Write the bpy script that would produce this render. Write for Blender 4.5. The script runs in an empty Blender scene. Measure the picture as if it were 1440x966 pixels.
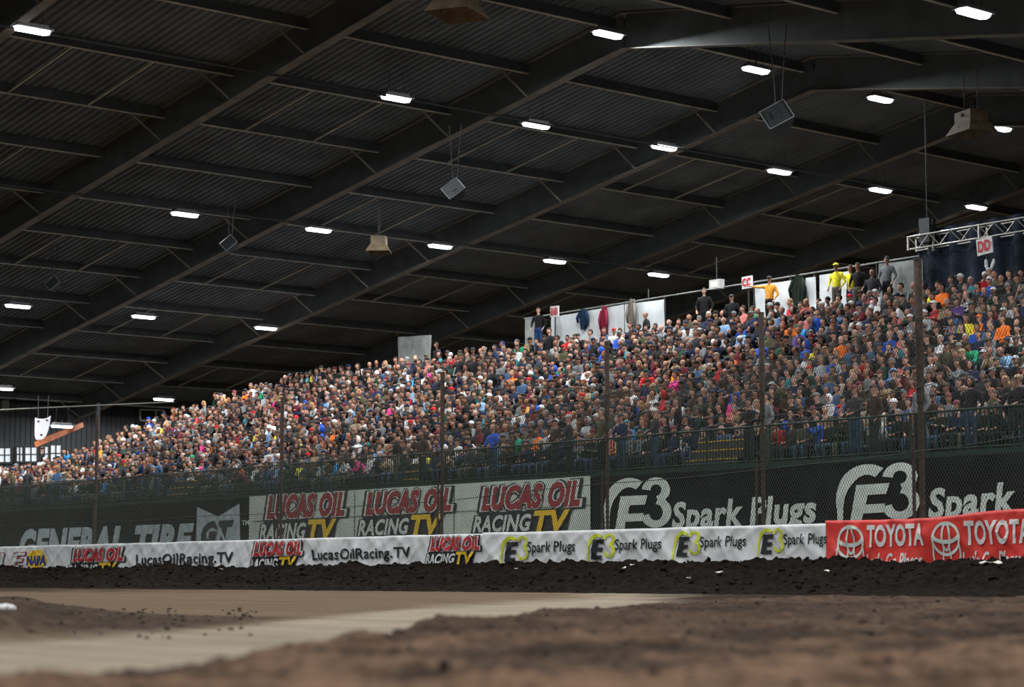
import bpy, bmesh, math, random
import numpy as np
from mathutils import Vector, Matrix, noise

# ------------------------------------------------------------------ site frame, camera
FPX = 3000.0; PITCH = math.atan(329/FPX); VA = math.radians(143.05); HC = 0.4
Fv = np.array([math.cos(VA), math.sin(VA), 0.0]); Rv = np.array([math.sin(VA), -math.cos(VA), 0.0]); Uv = np.array([0, 0, 1.0])
CAM = np.array([0, 0, HC])
scene = bpy.context.scene
C = scene.collection
cam_d = bpy.data.cameras.new('camera'); cam = bpy.data.objects.new('camera', cam_d); C.objects.link(cam)
cam_d.sensor_width = 36; cam_d.lens = 75.0; cam_d.clip_end = 600; cam_d.clip_start = 0.1
fw = Fv*math.cos(PITCH) + Uv*math.sin(PITCH); up = Uv*math.cos(PITCH) - Fv*math.sin(PITCH)
m = Matrix(((Rv[0], up[0], -fw[0], 0), (Rv[1], up[1], -fw[1], 0), (Rv[2], up[2], -fw[2], HC), (0, 0, 0, 1)))
cam.matrix_world = m
cam_d.dof.use_dof = True; cam_d.dof.focus_distance = 58; cam_d.dof.aperture_fstop = 1.9
scene.camera = cam
vs = scene.view_settings
scene.display_settings.display_device = 'sRGB'
vs.view_transform = 'Standard'; vs.look = 'None'; vs.gamma = 1; vs.use_curve_mapping = False
vs.exposure = 0.0
w = bpy.data.worlds.new('world'); scene.world = w; w.use_nodes = True
w.node_tree.nodes['Background'].inputs[0].default_value = (0.62, 0.72, 0.78, 1)
w.node_tree.nodes['Background'].inputs[1].default_value = 0.05
LAMP_W = 800.0            # each high bay lamp, watts
LAMP_COL = (0.94, 0.975, 1.0)
random.seed(7); RNG = np.random.default_rng(7)

# ------------------------------------------------------------------ survey helpers
def ray(x, y):
    d = (x-720, -(y-483), FPX)
    u = d[1]*math.cos(PITCH)+d[2]*math.sin(PITCH); f = d[2]*math.cos(PITCH)-d[1]*math.sin(PITCH)
    return d[0]*Rv+f*Fv+u*Uv
def atY(x, y, Y):
    r = ray(x, y); return CAM + r*(Y/r[1])
def atD(x, y, D):
    r = ray(x, y); return CAM + r*(D/float(r@Fv))
def topx(P):
    P = np.asarray(P, float)-CAM; r = P@Rv; f = P@Fv; u = P[2]
    z = f*math.cos(PITCH)+u*math.sin(PITCH); y = u*math.cos(PITCH)-f*math.sin(PITCH)
    return 720+FPX*r/z, 483-FPX*y/z
azB = math.radians(-40.4)
Bh = math.sin(azB)*Rv+math.cos(azB)*Fv            # down-slope direction of the rafters (horizontal)
Bd = Bh - Uv/6
Pd = math.sin(azB+math.pi/2)*Rv+math.cos(azB+math.pi/2)*Fv
_r = ray(1145, 128); KR = CAM + _r*(17/_r[2])     # point of the ridge on rafter 3
NR_ = np.cross(Pd, Bd); NR_ = NR_/NR_[2]
def roofpt(u, v, dz=0.0):
    s = abs(u)
    return KR + Bh*u + Pd*v + Uv*(dz - s/6)
def roofhit(x, y, dz=0.0):
    r = ray(x, y); K = KR + Uv*dz
    q = CAM + r*(float(NR_@(K-CAM))/float(NR_@r)); return q
def uv_of(q): return float((q-KR)@Bh), float((q-KR)@Pd)

# ------------------------------------------------------------------ materials
MATS = {}
def mat(name, col, rough=0.7, metal=0.0, noise_amt=0.0, nscale=8.0, bump=0.0, bscale=40.0, emit=None, estr=0, coords='Object', stretch=None, spec=0.4, objcol=False, attr=None, alpha=None):
    if name in MATS: return MATS[name]
    M = bpy.data.materials.new(name); M.use_nodes = True; nt = M.node_tree; N = nt.nodes; L = nt.links
    b = N['Principled BSDF']; b.inputs['Roughness'].default_value = rough; b.inputs['Metallic'].default_value = metal
    b.inputs['Specular IOR Level'].default_value = spec
    b.inputs['Base Color'].default_value = (*col, 1)
    src = None
    if objcol:
        oi = N.new('ShaderNodeObjectInfo'); src = oi.outputs['Color']
    if attr:
        at = N.new('ShaderNodeAttribute'); at.attribute_name = attr; src = at.outputs['Color']
    if noise_amt or bump:
        tc = N.new('ShaderNodeTexCoord'); v = tc.outputs[coords]
        if stretch:
            mp = N.new('ShaderNodeMapping'); mp.inputs['Scale'].default_value = stretch; L.new(v, mp.inputs[0]); v = mp.outputs[0]
    if noise_amt:
        nz = N.new('ShaderNodeTexNoise'); nz.inputs['Scale'].default_value = nscale; nz.inputs['Detail'].default_value = 5
        L.new(v, nz.inputs['Vector'])
        mr = N.new('ShaderNodeMapRange'); mr.inputs[1].default_value = 0.3; mr.inputs[2].default_value = 0.7
        mr.inputs[3].default_value = 1-noise_amt; mr.inputs[4].default_value = 1+noise_amt
        L.new(nz.outputs[0], mr.inputs[0])
        mx = N.new('ShaderNodeVectorMath'); mx.operation = 'SCALE'
        if src: L.new(src, mx.inputs[0])
        else: mx.inputs[0].default_value = col
        L.new(mr.outputs[0], mx.inputs['Scale']); src = mx.outputs[0]
    if src: L.new(src, b.inputs['Base Color'])
    if bump:
        nb = N.new('ShaderNodeTexNoise'); nb.inputs['Scale'].default_value = bscale; nb.inputs['Detail'].default_value = 6
        L.new(v, nb.inputs['Vector'])
        bp = N.new('ShaderNodeBump'); bp.inputs['Strength'].default_value = bump; bp.inputs['Distance'].default_value = 0.05
        L.new(nb.outputs[0], bp.inputs['Height']); L.new(bp.outputs[0], b.inputs['Normal'])
    if emit:
        b.inputs['Emission Color'].default_value = (*emit, 1); b.inputs['Emission Strength'].default_value = estr
    MATS[name] = M
    return M
M_ROOF = mat('roof_deck', (0.20, 0.235, 0.25), 0.75, noise_amt=0.25, nscale=0.6)
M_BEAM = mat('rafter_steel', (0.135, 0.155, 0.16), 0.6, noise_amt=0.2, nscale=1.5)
M_FLANGE = mat('lit_flange_steel', (0.27, 0.255, 0.215), 0.6, noise_amt=0.25, nscale=2)  # rafter steel again, light bounced off the floor painted in as a paler, warmer colour
M_PURLIN = mat('shaded_purlin_steel', (0.09, 0.102, 0.11), 0.6, noise_amt=0.2, nscale=2)  # purlin webs: shade of the side faces is put into the colour
M_PFL = mat('lit_purlin_flange_steel', (0.62, 0.60, 0.50), 0.55, noise_amt=0.2, nscale=2)  # same purlin steel, coloured much lighter as if lit from below
M_CABLE = mat('dark_cable', (0.04, 0.04, 0.04), 0.6)
M_RUST = mat('rusty_pipe', (0.06, 0.038, 0.028), 0.75, noise_amt=0.45, nscale=9, bump=0.3)
M_WIRE = mat('galvanised_wire', (0.042, 0.044, 0.034), 0.7, spec=0.15)
M_GREEN = mat('green_paint', (0.010, 0.028, 0.020), 0.6, spec=0.2, noise_amt=0.2, nscale=5)
M_BLACKCLOTH = mat('black_cloth', (0.011, 0.013, 0.014), 0.9, spec=0.05, noise_amt=0.35, nscale=1.2, bump=0.25, bscale=2.5)
M_PALEMESH = mat('pale_mesh_vinyl', (0.48, 0.54, 0.47), 0.8, noise_amt=0.12, nscale=1.5, bump=0.3, bscale=2)
M_WVINYL = mat('white_vinyl', (0.66, 0.66, 0.66), 0.55, noise_amt=0.10, nscale=2.2, bump=0.35, bscale=3)
M_RVINYL = mat('red_vinyl', (0.62, 0.045, 0.035), 0.45, noise_amt=0.15, nscale=2.2, bump=0.35, bscale=3)
M_INKB = mat('black_ink', (0.015, 0.017, 0.02), 0.6, noise_amt=0.2, nscale=6)
M_INKR = mat('red_ink', (0.42, 0.02, 0.025), 0.6, noise_amt=0.15, nscale=6)
M_INKDR = mat('dull_red_ink', (0.26, 0.025, 0.028), 0.7, noise_amt=0.15, nscale=6)
M_INKY = mat('yellow_ink', (0.75, 0.48, 0.02), 0.6, noise_amt=0.1, nscale=6)
M_INKW = mat('white_ink', (0.62, 0.62, 0.60), 0.6, noise_amt=0.1, nscale=6)
M_INKG = mat('grey_ink', (0.55, 0.60, 0.55), 0.7, noise_amt=0.14, nscale=5)
M_INKGR = mat('slate_ink', (0.38, 0.45, 0.46), 0.7, noise_amt=0.2, nscale=5)
M_INKLIME = mat('lime_ink', (0.55, 0.62, 0.03), 0.6, noise_amt=0.1, nscale=6)
M_INKBL = mat('blue_ink', (0.02, 0.05, 0.25), 0.6)
M_CONC = mat('concrete', (0.20, 0.19, 0.18), 0.85, noise_amt=0.25, nscale=3, bump=0.2)
M_ALU = mat('bench_aluminium', (0.22, 0.22, 0.21), 0.5, metal=0.4, noise_amt=0.2, nscale=3)
M_STEP = mat('yellow_nosing', (0.60, 0.36, 0.03), 0.6)
M_TREAD = mat('tread_plank', (0.035, 0.035, 0.035), 0.8, noise_amt=0.3, nscale=3)
M_DRAPE = mat('navy_drape', (0.004, 0.009, 0.022), 0.9, noise_amt=0.8, nscale=1.3, stretch=(3, 3, 0.25))
M_TRUSS = mat('truss_aluminium', (0.42, 0.40, 0.36), 0.4, metal=0.6)
M_TARP = mat('white_tarp', (0.62, 0.65, 0.66), 0.6, noise_amt=0.12, nscale=1.5, bump=0.5, bscale=1.6)
M_GTARP = mat('grey_tarp', (0.20, 0.21, 0.20), 0.7, noise_amt=0.3, nscale=2, bump=0.5, bscale=2)
M_SIGN = mat('sign_white', (0.72, 0.72, 0.70), 0.5, noise_amt=0.05, nscale=4)
M_HEAT = mat('heater_tan', (0.17, 0.125, 0.075), 0.6, noise_amt=0.3, nscale=4)
M_SPK = mat('speaker_black', (0.035, 0.04, 0.042), 0.5, noise_amt=0.3, nscale=8)
M_SPKG = mat('speaker_grille', (0.05, 0.055, 0.058), 0.6, noise_amt=0.3, nscale=20)
M_HOUS = mat('lamp_housing', (0.25, 0.26, 0.27), 0.5)
M_LENS = mat('lamp_lens', (0.9, 0.95, 1), 0.5, emit=(0.93, 0.97, 1.0), estr=5)
M_WALLP = mat('wall_panel', (0.055, 0.058, 0.062), 0.6, noise_amt=0.3, nscale=0.8)
M_DAY = mat('daylit_glass', (0.6, 0.65, 0.7), 0.5, emit=(0.75, 0.8, 0.85), estr=0.75)
M_ORANGE = mat('orange_paint', (0.60, 0.17, 0.06), 0.6, noise_amt=0.2, nscale=3)
M_FRAMEW = mat('frame_white', (0.5, 0.5, 0.48), 0.6)
M_SCRAP = mat('scrap_paper', (0.62, 0.60, 0.52), 0.7, noise_amt=0.15, nscale=9)
M_CLOTH = mat('worn_cloth', (0.5, 0.5, 0.5), 0.9, objcol=True, noise_amt=0.22, nscale=9, spec=0.2)
M_SKIN = mat('skin', (0.5, 0.3, 0.22), 0.55, objcol=True, noise_amt=0.08, nscale=12)
M_HAIR = mat('hair', (0.1, 0.07, 0.05), 0.7, objcol=True, noise_amt=0.25, nscale=20)
M_EYE = mat('eye_dark', (0.02, 0.015, 0.012), 0.4)
M_LIP = mat('lip', (0.35, 0.12, 0.10), 0.5)
M_CROWD = mat('crowd_mixed', (0.5, 0.5, 0.5), 0.8, attr='col', noise_amt=0.2, nscale=6, spec=0.2)

# ------------------------------------------------------------------ object helpers
def new_mesh(name, verts, faces, mats=None):
    me = bpy.data.meshes.new(name); me.from_pydata([tuple(map(float, v)) for v in verts], [], faces)
    for k in (mats or []): me.materials.append(k)
    me.update(); return me
def link(name, data, parent=None, loc=None, rotz=None, color=None):
    o = bpy.data.objects.new(name, data); C.objects.link(o)
    if parent is not None: o.parent = parent
    if loc is not None: o.location = [float(a) for a in loc]
    if rotz is not None: o.rotation_euler = (0, 0, rotz)
    if color is not None: o.color = (*color[:3], 1)
    return o
def tag(o, label=None, cat=None, group=None, kind=None):
    if label: o['label'] = label
    if cat: o['category'] = cat
    if group: o['group'] = group
    if kind: o['kind'] = kind
    return o
def thing(name, label, cat, loc=(0, 0, 0), rotz=0, group=None):
    return tag(link(name, None, loc=loc, rotz=rotz), label, cat, group)
class MB:
    def __init__(s): s.v = []; s.f = []; s.mi = []
    def add(s, vs, fs, mi=0):
        b = len(s.v); s.v += [tuple(float(c) for c in q) for q in vs]
        for f in fs: s.f.append(tuple(i+b for i in f)); s.mi.append(mi)
    def box(s, x0, x1, y0, y1, z0, z1, mi=0):
        s.add([(x0,y0,z0),(x1,y0,z0),(x1,y1,z0),(x0,y1,z0),(x0,y0,z1),(x1,y0,z1),(x1,y1,z1),(x0,y1,z1)],
              [(0,3,2,1),(4,5,6,7),(0,1,5,4),(1,2,6,5),(2,3,7,6),(3,0,4,7)], mi)
    def bar(s, a, b, w, h, side=None, mi=0):
        """box member from a to b, width w along side, height h upward-ish (centred)"""
        a = np.array(a, float); b = np.array(b, float); d = b-a; d /= np.linalg.norm(d)
        if side is None:
            side = np.cross(d, Uv) if abs(d[2]) < 0.95 else np.array([1., 0, 0])
        sd = np.array(side, float); sd -= d*(sd@d); sd /= np.linalg.norm(sd); u = np.cross(sd, d)
        vs = [p+sd*sx*w/2+u*sy*h/2 for p in (a, b) for sx, sy in ((-1,-1),(1,-1),(1,1),(-1,1))]
        s.add(vs, [(0,3,2,1),(4,5,6,7),(0,1,5,4),(1,2,6,5),(2,3,7,6),(3,0,4,7)], mi)
    def tube(s, pts, rad, n=8, mi=0, cap=True):
        pts = [np.array(p, float) for p in pts]; K = len(pts); rings = []
        for i, p in enumerate(pts):
            d = pts[min(i+1, K-1)]-pts[max(i-1, 0)]; d = d/np.linalg.norm(d)
            x = np.array([1., 0, 0]); x = x-d*(x@d)
            if np.linalg.norm(x) < 0.35: x = np.array([0, 0, 1.])-d*d[2]
            x /= np.linalg.norm(x); y = np.cross(d, x)
            r = rad[i] if isinstance(rad, (list, tuple)) else rad
            rx, ry = r if isinstance(r, tuple) else (r, r)
            rings.append([p+x*rx*math.cos(2*math.pi*k/n)+y*ry*math.sin(2*math.pi*k/n) for k in range(n)])
        vs = [q for r in rings for q in r]
        fs = [(i*n+k, i*n+(k+1)%n, (i+1)*n+(k+1)%n, (i+1)*n+k) for i in range(K-1) for k in range(n)]
        if cap: fs += [tuple(range(n))[::-1], tuple((K-1)*n+k for k in range(n))]
        s.add(vs, fs, mi)
    def prism(s, poly, y0, y1, mi=0):
        """poly: (x,z) outline facing -Y; may be concave"""
        n = len(poly)
        s.add([(x, y0, z) for x, z in poly]+[(x, y1, z) for x, z in poly],
              [tuple(range(n)), tuple(range(2*n-1, n-1, -1))]+[(i, i+n, (i+1)%n+n, (i+1)%n) for i in range(n)], mi)
    def ell(s, c, r, nu=10, nv=6, mi=0):
        vs = [(c[0], c[1], c[2]-r[2])]; fs = []
        for j in range(1, nv):
            t = math.pi*j/nv
            for i in range(nu):
                a = 2*math.pi*i/nu
                vs.append((c[0]+r[0]*math.sin(t)*math.cos(a), c[1]+r[1]*math.sin(t)*math.sin(a), c[2]-r[2]*math.cos(t)))
        vs.append((c[0], c[1], c[2]+r[2])); e = len(vs)-1
        for i in range(nu):
            k = (i+1)%nu
            fs.append((0, 1+k, 1+i)); fs.append((e, e-nu+i, e-nu+k))
            for j in range(nv-2): fs.append((1+j*nu+i, 1+j*nu+k, 1+(j+1)*nu+k, 1+(j+1)*nu+i))
        s.add(vs, fs, mi)
    def mesh(s, name, mats):
        if not isinstance(mats, (list, tuple)): mats = [mats]
        me = new_mesh(name, s.v, s.f, mats)
        if len(mats) > 1: me.polygons.foreach_set('material_index', s.mi)
        return me
    def build(s, name, mats, parent=None, loc=None, smooth=False):
        me = s.mesh(name, mats)
        if smooth: me.polygons.foreach_set('use_smooth', [True]*len(me.polygons))
        return link(name, me, parent, loc)
def onebox(name, m_, parent, *a):
    b = MB(); b.box(*a); return b.build(name, m_, parent)

# ------------------------------------------------------------------ roof: corrugated deck, rafters, purlins
U_EAVE = 53.0; V0, V1 = -62.0, 42.0; DECK = 1.24; UFAR = -60.0
def deck_mesh(sign):
    verts = []; faces = []; pitch = 0.30; n = int((V1-V0)/pitch)
    prof = [(0, 0), (0.13, 0), (0.165, 0.085), (0.265, 0.085)]
    ue = U_EAVE if sign > 0 else UFAR
    for i in range(n):
        for a, h in prof:
            for u in (0.0, ue):
                verts.append(roofpt(u, V0+i*pitch+a, DECK+h))
    k = len(verts)//2
    for i in range(k-1):
        q = (2*i, 2*i+1, 2*i+3, 2*i+2); faces.append(q if sign > 0 else q[::-1])
    return verts, faces
vv, ff = deck_mesh(1); v2, f2 = deck_mesh(-1); b_ = len(vv)
ceil = link('ceiling', new_mesh('ceiling', vv+v2, ff+[tuple(i+b_ for i in f) for f in f2], [M_ROOF])); tag(ceil, 'dark corrugated metal roof deck', kind='structure')
BEAMV = [-54.9, -45.75, -36.6, -27.45, -18.3, -9.15, 0.0, 9.15, 18.3, 27.45, 36.6]
frame = link('trim_1', None); tag(frame, 'dark steel rafters and purlins under the roof', kind='structure')
for v in BEAMV:
    for sgn, ue in ((1, U_EAVE-0.5), (-1, UFAR)):
        a = MB(); D_ = 1.18
        p0 = roofpt(0, v, D_/2+0.02); p1 = roofpt(ue, v, D_/2+0.02)
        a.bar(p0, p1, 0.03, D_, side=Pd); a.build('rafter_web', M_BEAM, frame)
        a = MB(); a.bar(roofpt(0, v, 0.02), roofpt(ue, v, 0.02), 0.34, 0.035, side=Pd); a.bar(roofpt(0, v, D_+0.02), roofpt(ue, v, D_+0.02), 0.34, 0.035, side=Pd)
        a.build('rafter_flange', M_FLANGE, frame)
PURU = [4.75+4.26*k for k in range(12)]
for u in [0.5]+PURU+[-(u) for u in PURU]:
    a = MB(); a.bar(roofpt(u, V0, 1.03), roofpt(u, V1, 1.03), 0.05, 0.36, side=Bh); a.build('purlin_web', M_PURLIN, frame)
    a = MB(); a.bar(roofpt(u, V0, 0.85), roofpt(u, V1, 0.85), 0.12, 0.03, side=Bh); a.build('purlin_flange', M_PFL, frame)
brace_me = None
for v in BEAMV:
    for k, u in enumerate(PURU):
        if v > 20 or (k % 5 == 3 and v > -20): continue
        a = MB(); a.bar(roofpt(u, v-1.35, 0.85), roofpt(u, v-0.1, 0.04), 0.05, 0.05); a.build('flange_brace', M_FLANGE, frame)
for j, v in enumerate(BEAMV[:-1]):
    for k in (1, 5, 9) if j % 2 == 0 else (1, 3, 5, 7, 9):
        for t in (0.36, 0.68):
            a = MB(); a.bar(roofpt(PURU[k], v+9.15*t, 0.9), roofpt(PURU[k+1], v+9.15*t, 0.9), 0.07, 0.05); a.build('sag_rod', M_PFL, frame)
for u in (6.4, 19.0):
    a = MB(); a.tube([roofpt(u, V0, -0.06), roofpt(u, V1, -0.06)], 0.035, 6); a.build('conduit', M_CABLE, frame)

# walls of the hall: eave wall (left, far), back wall, both with proud ribs
def ribbed_wall(name, p0, p1, zt0, zt1, label):
    d = np.array(p1)-np.array(p0); Lw = float(np.linalg.norm(d)); d = d/Lw; nrm = np.array([-d[1], d[0], 0]); n = int(Lw/0.3)
    vs = []; fs = []
    for i in range(n+1):
        for a, h in ((0, 0), (0.12, 0), (0.15, 0.05), (0.26, 0.05)):
            q = np.array(p0)+d*(i*0.3+a)+nrm*h; t = (i*0.3+a)/Lw
            vs.append((q[0], q[1], -0.5)); vs.append((q[0], q[1], zt0+(zt1-zt0)*t))
    k = len(vs)//2
    for i in range(k-1): fs.append((2*i, 2*i+1, 2*i+3, 2*i+2))
    o = link(name, new_mesh(name, vs, fs, [M_WALLP])); tag(o, label, kind='structure'); return o
e0 = roofpt(U_EAVE-0.2, V0); e1 = roofpt(U_EAVE-0.2, V1); ze = e0[2]+1.1
ribbed_wall('wall_left', (e0[0], e0[1], 0), (e1[0], e1[1], 0), ze, ze, 'dark ribbed metal end wall')
b0 = roofpt(UFAR, V1-0.3); bm_ = roofpt(0, V1-0.3)
ribbed_wall('wall_back', (e1[0], e1[1], 0), (bm_[0], bm_[1], 0), ze, bm_[2]+1.1, 'dark metal back wall behind the grandstand')

# ------------------------------------------------------------------ high bay lamps
def lamp_meshes():
    h = MB(); h.box(-0.46, 0.46, -0.16, 0.16, 0.07, 0.17); h.box(-0.60, 0.60, -0.24, 0.24, 0.02, 0.075)
    l = MB(); out = [(-0.60, 0), (-0.50, -0.19), (0.50, -0.19), (0.60, 0), (0.50, 0.19), (-0.50, 0.19)]
    vs = [(x, y, 0.02) for x, y in out]+[(x*0.93, y*0.85, -0.07) for x, y in out]
    l.add(vs, [tuple(range(6, 12))[::-1]]+[(i, i+6, (i+1)%6+6, (i+1)%6)[::-1] for i in range(6)])
    k = MB()
    for x in (-0.35, 0.35): k.bar((x, 0, 0.17), (x*0.8, 0, 0.88), 0.012, 0.012); k.box(x-0.05, x+0.05, -0.04, 0.04, 0.15, 0.22)
    k.box(-0.02, 0.02, -0.02, 0.02, 0.17, 0.3)
    return h.mesh('housing', M_HOUS), l.mesh('lens', M_LENS), k.mesh('bracket', M_CABLE)
LM = lamp_meshes(); ROTP = math.atan2(Pd[1], Pd[0])
lamp_light = bpy.data.lights.new('lamp_light', 'AREA'); lamp_light.shape = 'RECTANGLE'; lamp_light.size = 1.1; lamp_light.size_y = 0.38
lamp_light.spread = math.radians(174); lamp_light.energy = LAMP_W; lamp_light.color = LAMP_COL
low_light = lamp_light.copy(); low_light.energy = 150
def lamp(P, label=None, data=lamp_light):
    t = thing('high_bay_lamp', label, 'ceiling lamp', P, ROTP, 'white lamps hung from the roof')
    link('housing', LM[0], t); link('lens', LM[1], t); link('bracket', LM[2], t)
    L_ = link('lamp_light', data, t, (0, 0, -0.10))
LAMPS = [
 (45,43,'glowing oblong roof lamp nearest the top left corner'), (557,139,'glowing roof lamp up and left of the middle hanging speaker'),
 (260,302,'glowing roof lamp left of the small dim hanging speaker'), (25,431,'glowing roof lamp at left edge under the leftmost speaker'),
 (202,446,'glowing roof lamp low left, midway between left edge and first crowd peak'), (374,462,'glowing roof lamp close under the third rafter above the crowd'),
 (230,562,'lowest roof lamp above the crowd at left, under the last rafter'), (448,324,'glowing roof lamp left of the tan heater hood'),
 (754,177,'glowing roof lamp right of the middle speaker cables'), (855,49,'glowing roof lamp at the ridge, top centre right'),
 (934,208,'glowing roof lamp sitting on the rafter below the ridge, centre right'), (619,347,'glowing roof lamp right of the small tan heater hood'),
 (780,368,'glowing roof lamp above the white BB section sign'), (926,387,'glowing roof lamp above the dark clad standing figures'),
 (1096,242,'glowing roof lamp below the large black speaker cluster'), (1063,99,'glowing roof lamp just above the large black speaker cluster'),
 (1369,19,'largest glowing roof lamp, in the top right corner'), (1238,140,'glowing roof lamp between the black speaker and right heater hood'),
 (1406,181,'glowing roof lamp half behind the right tan heater hood'), (1238,268,'glowing roof lamp above the yellow jackets on the top walkway'),
 (1373,292,'glowing roof lamp above the lighting truss'), (87,600,'glowing lamp beside the hanging white plaque at far left'),
 (3,547,'glowing lamp cut by the left edge above the end wall')]
for x, y, lb in LAMPS:
    if x == 1369: P = roofhit(x, y); r_ = ray(x, y); n2_ = np.cross(Pd, -Bh-Uv/6); P = CAM+r_*(float(n2_@(KR-CAM))/float(n2_@r_))
    elif x in (87, 3): P = atD(x, y, 103)
    else: P = roofhit(x, y, -0.05)
    lamp(P+Uv*0.02, lb, low_light if x in (87, 3) else lamp_light)
# the same lamp grid goes on over the track, above and behind the camera
for u, vs_ in ((-54, (-54, -42, -30, -18)), (-43, (-54, -42, -30, -18, -6)), (-32, (-54, -42, -30, -18, -6)), (-21, (-46, -34, -22, -10, 2)), (-11, (-38, -26, -15)), (0, (-34, -24)), (10, (-34,)), (21, (-33,)), (32, (-30, -22)), (43, (-24, -12))):
    for v in vs_:
        P = roofpt(u, v, -0.05); px_, py_ = topx(P)
        if 0 < px_ < 1440 and -20 < py_ < 966 and float((P-CAM)@Fv) > 0: continue
        lamp(P, 'roof lamp over the track, outside the photo')

# ------------------------------------------------------------------ ground
def nz(x, y, s, sd=0.0): return noise.noise(Vector((x*s, y*s, sd)))
MOUND = [(-2.7, 4.5), (-1.95, 6.3), (-1.55, 7.1), (-1.12, 9.8), (-0.55, 15.0), (0.7, 22.0), (2.9, 28.0), (8.0, 31.0), (18, 33)]
def sstep(a, b, t):
    t = min(max((t-a)/(b-a), 0), 1); return t*t*(3-2*t)
def interp(xs, ys, x): return float(np.interp(x, xs, ys))
ML = [q[0] for q in MOUND]; MD = [q[1] for q in MOUND]
def ground_at(X, Y):
    """height and dirt colour of a ground point"""
    D = X*Fv[0]+Y*Fv[1]; L = X*Rv[0]+Y*Rv[1]
    # near loose windrow: right of the line MOUND
    edge_L = interp(MD, ML, D) if D < 34 else 18+(D-34)*6
    if D < 5: edge_L = -2.4-(5-D)*0.9
    s = L-edge_L + 0.25*nz(X, Y, 0.8, 3)*min(1, D/12)
    wr = sstep(-0.05, 0.45, s)
    n1 = nz(X, Y, 1.1, 1); n2 = nz(X, Y, 3.7, 2); n3 = nz(X, Y, 11, 4); n4 = nz(X, Y, 0.35, 9)
    n5 = nz(X, Y, 24, 6)
    h = wr*(0.105+0.04*n1+0.035*n2+0.034*abs(n3)+0.016*n5+0.05*n4)
    # infield mound, far side of the grey lane
    px_ = 720+FPX*L/max(D, 0.1); py_ = 812+FPX*HC/max(D, 0.1)
    ym = interp([-400, 0, 200, 440, 460], [915, 903, 893, 868, 866], px_); yt = interp([-400, 0, 60, 200, 440], [846, 848, 852, 862, 867], px_)
    q = min(sstep(ym+3, ym-7, py_), sstep(yt-2, yt+5, py_))*sstep(470, 380, px_)
    h += q*(0.10+0.05*n1+0.05*n2)*interp([-300, 0, 100, 250, 440], [1.5, 1.3, 0.6, 0.15, 0.05], px_)
    # colours
    lane = np.array([0.25, 0.205, 0.152]); brown = np.array([0.125, 0.086, 0.055]); dark = np.array([0.034, 0.023, 0.016]); fore = np.array([0.138, 0.082, 0.052])
    yl = interp([-400, 0, 300, 600, 760, 880, 1000], [912, 905, 884, 854, 845, 838, 836], px_)
    k = sstep(yl-6, yl+5, py_+4*n1)
    col = brown*(1-k)+lane*k
    col = col*(1+0.10*n1)+0.012*n2
    far = sstep(835, 829, py_+2*n1) + sstep(860, 1000, px_+60*n1)*sstep(880, 850, py_)
    far = min(far, 1); col = col*(1-far)+dark*far
    if q > 0: col = col*(1-q*0.85)+dark*1.15*q*0.85
    dn = sstep(-0.2, 0.3, 0.6*n4+0.8*n1+0.5*n2)
    dw = sstep(13, 5.5, D)
    lc = (dark*1.2*(1-dn)+fore*dn)*(0.34+0.66*dw)+dark*0.55*(1-dw)
    col = col*(1-wr)+lc*wr
    h += 0.006*n3*(1-wr)
    h += sstep(26, 31.5, Y)*0.12
    ground_at.rough = max(wr, q, far*0.6, 0.12)
    return h, np.clip(col, 0.004, 1)
NRr, NA = 640, 380; verts = []; cols = []; rgh = []
rr = np.concatenate([[0.6], np.geomspace(1.6, 96, NRr-1)])
for r in rr:
    for j in range(NA):
        a = VA + math.radians(26-52*j/(NA-1)*1.0)
        X, Y = r*math.cos(a), r*math.sin(a)
        if Y > 31.5: X, Y = X*31.5/Y, 31.5
        h, c = ground_at(X, Y); verts.append((X, Y, h)); cols.append(c); rgh.append(ground_at.rough)
faces = []
for i in range(NRr-1):
    for j in range(NA-1):
        a = i*NA+j
        if verts[a][1] >= 31.499 and verts[a+1][1] >= 31.499: continue
        faces.append((a, a+NA, a+NA+1, a+1))
gm = new_mesh('track_surface', verts, faces)
at = gm.color_attributes.new('dirt', 'FLOAT_COLOR', 'POINT'); at.data.foreach_set('color', np.c_[np.array(cols), np.ones(len(cols))].ravel().astype(np.float32))
ra_ = gm.attributes.new('rough', 'FLOAT', 'POINT'); ra_.data.foreach_set('value', rgh)
gm.polygons.foreach_set('use_smooth', [True]*len(gm.polygons))
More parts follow.
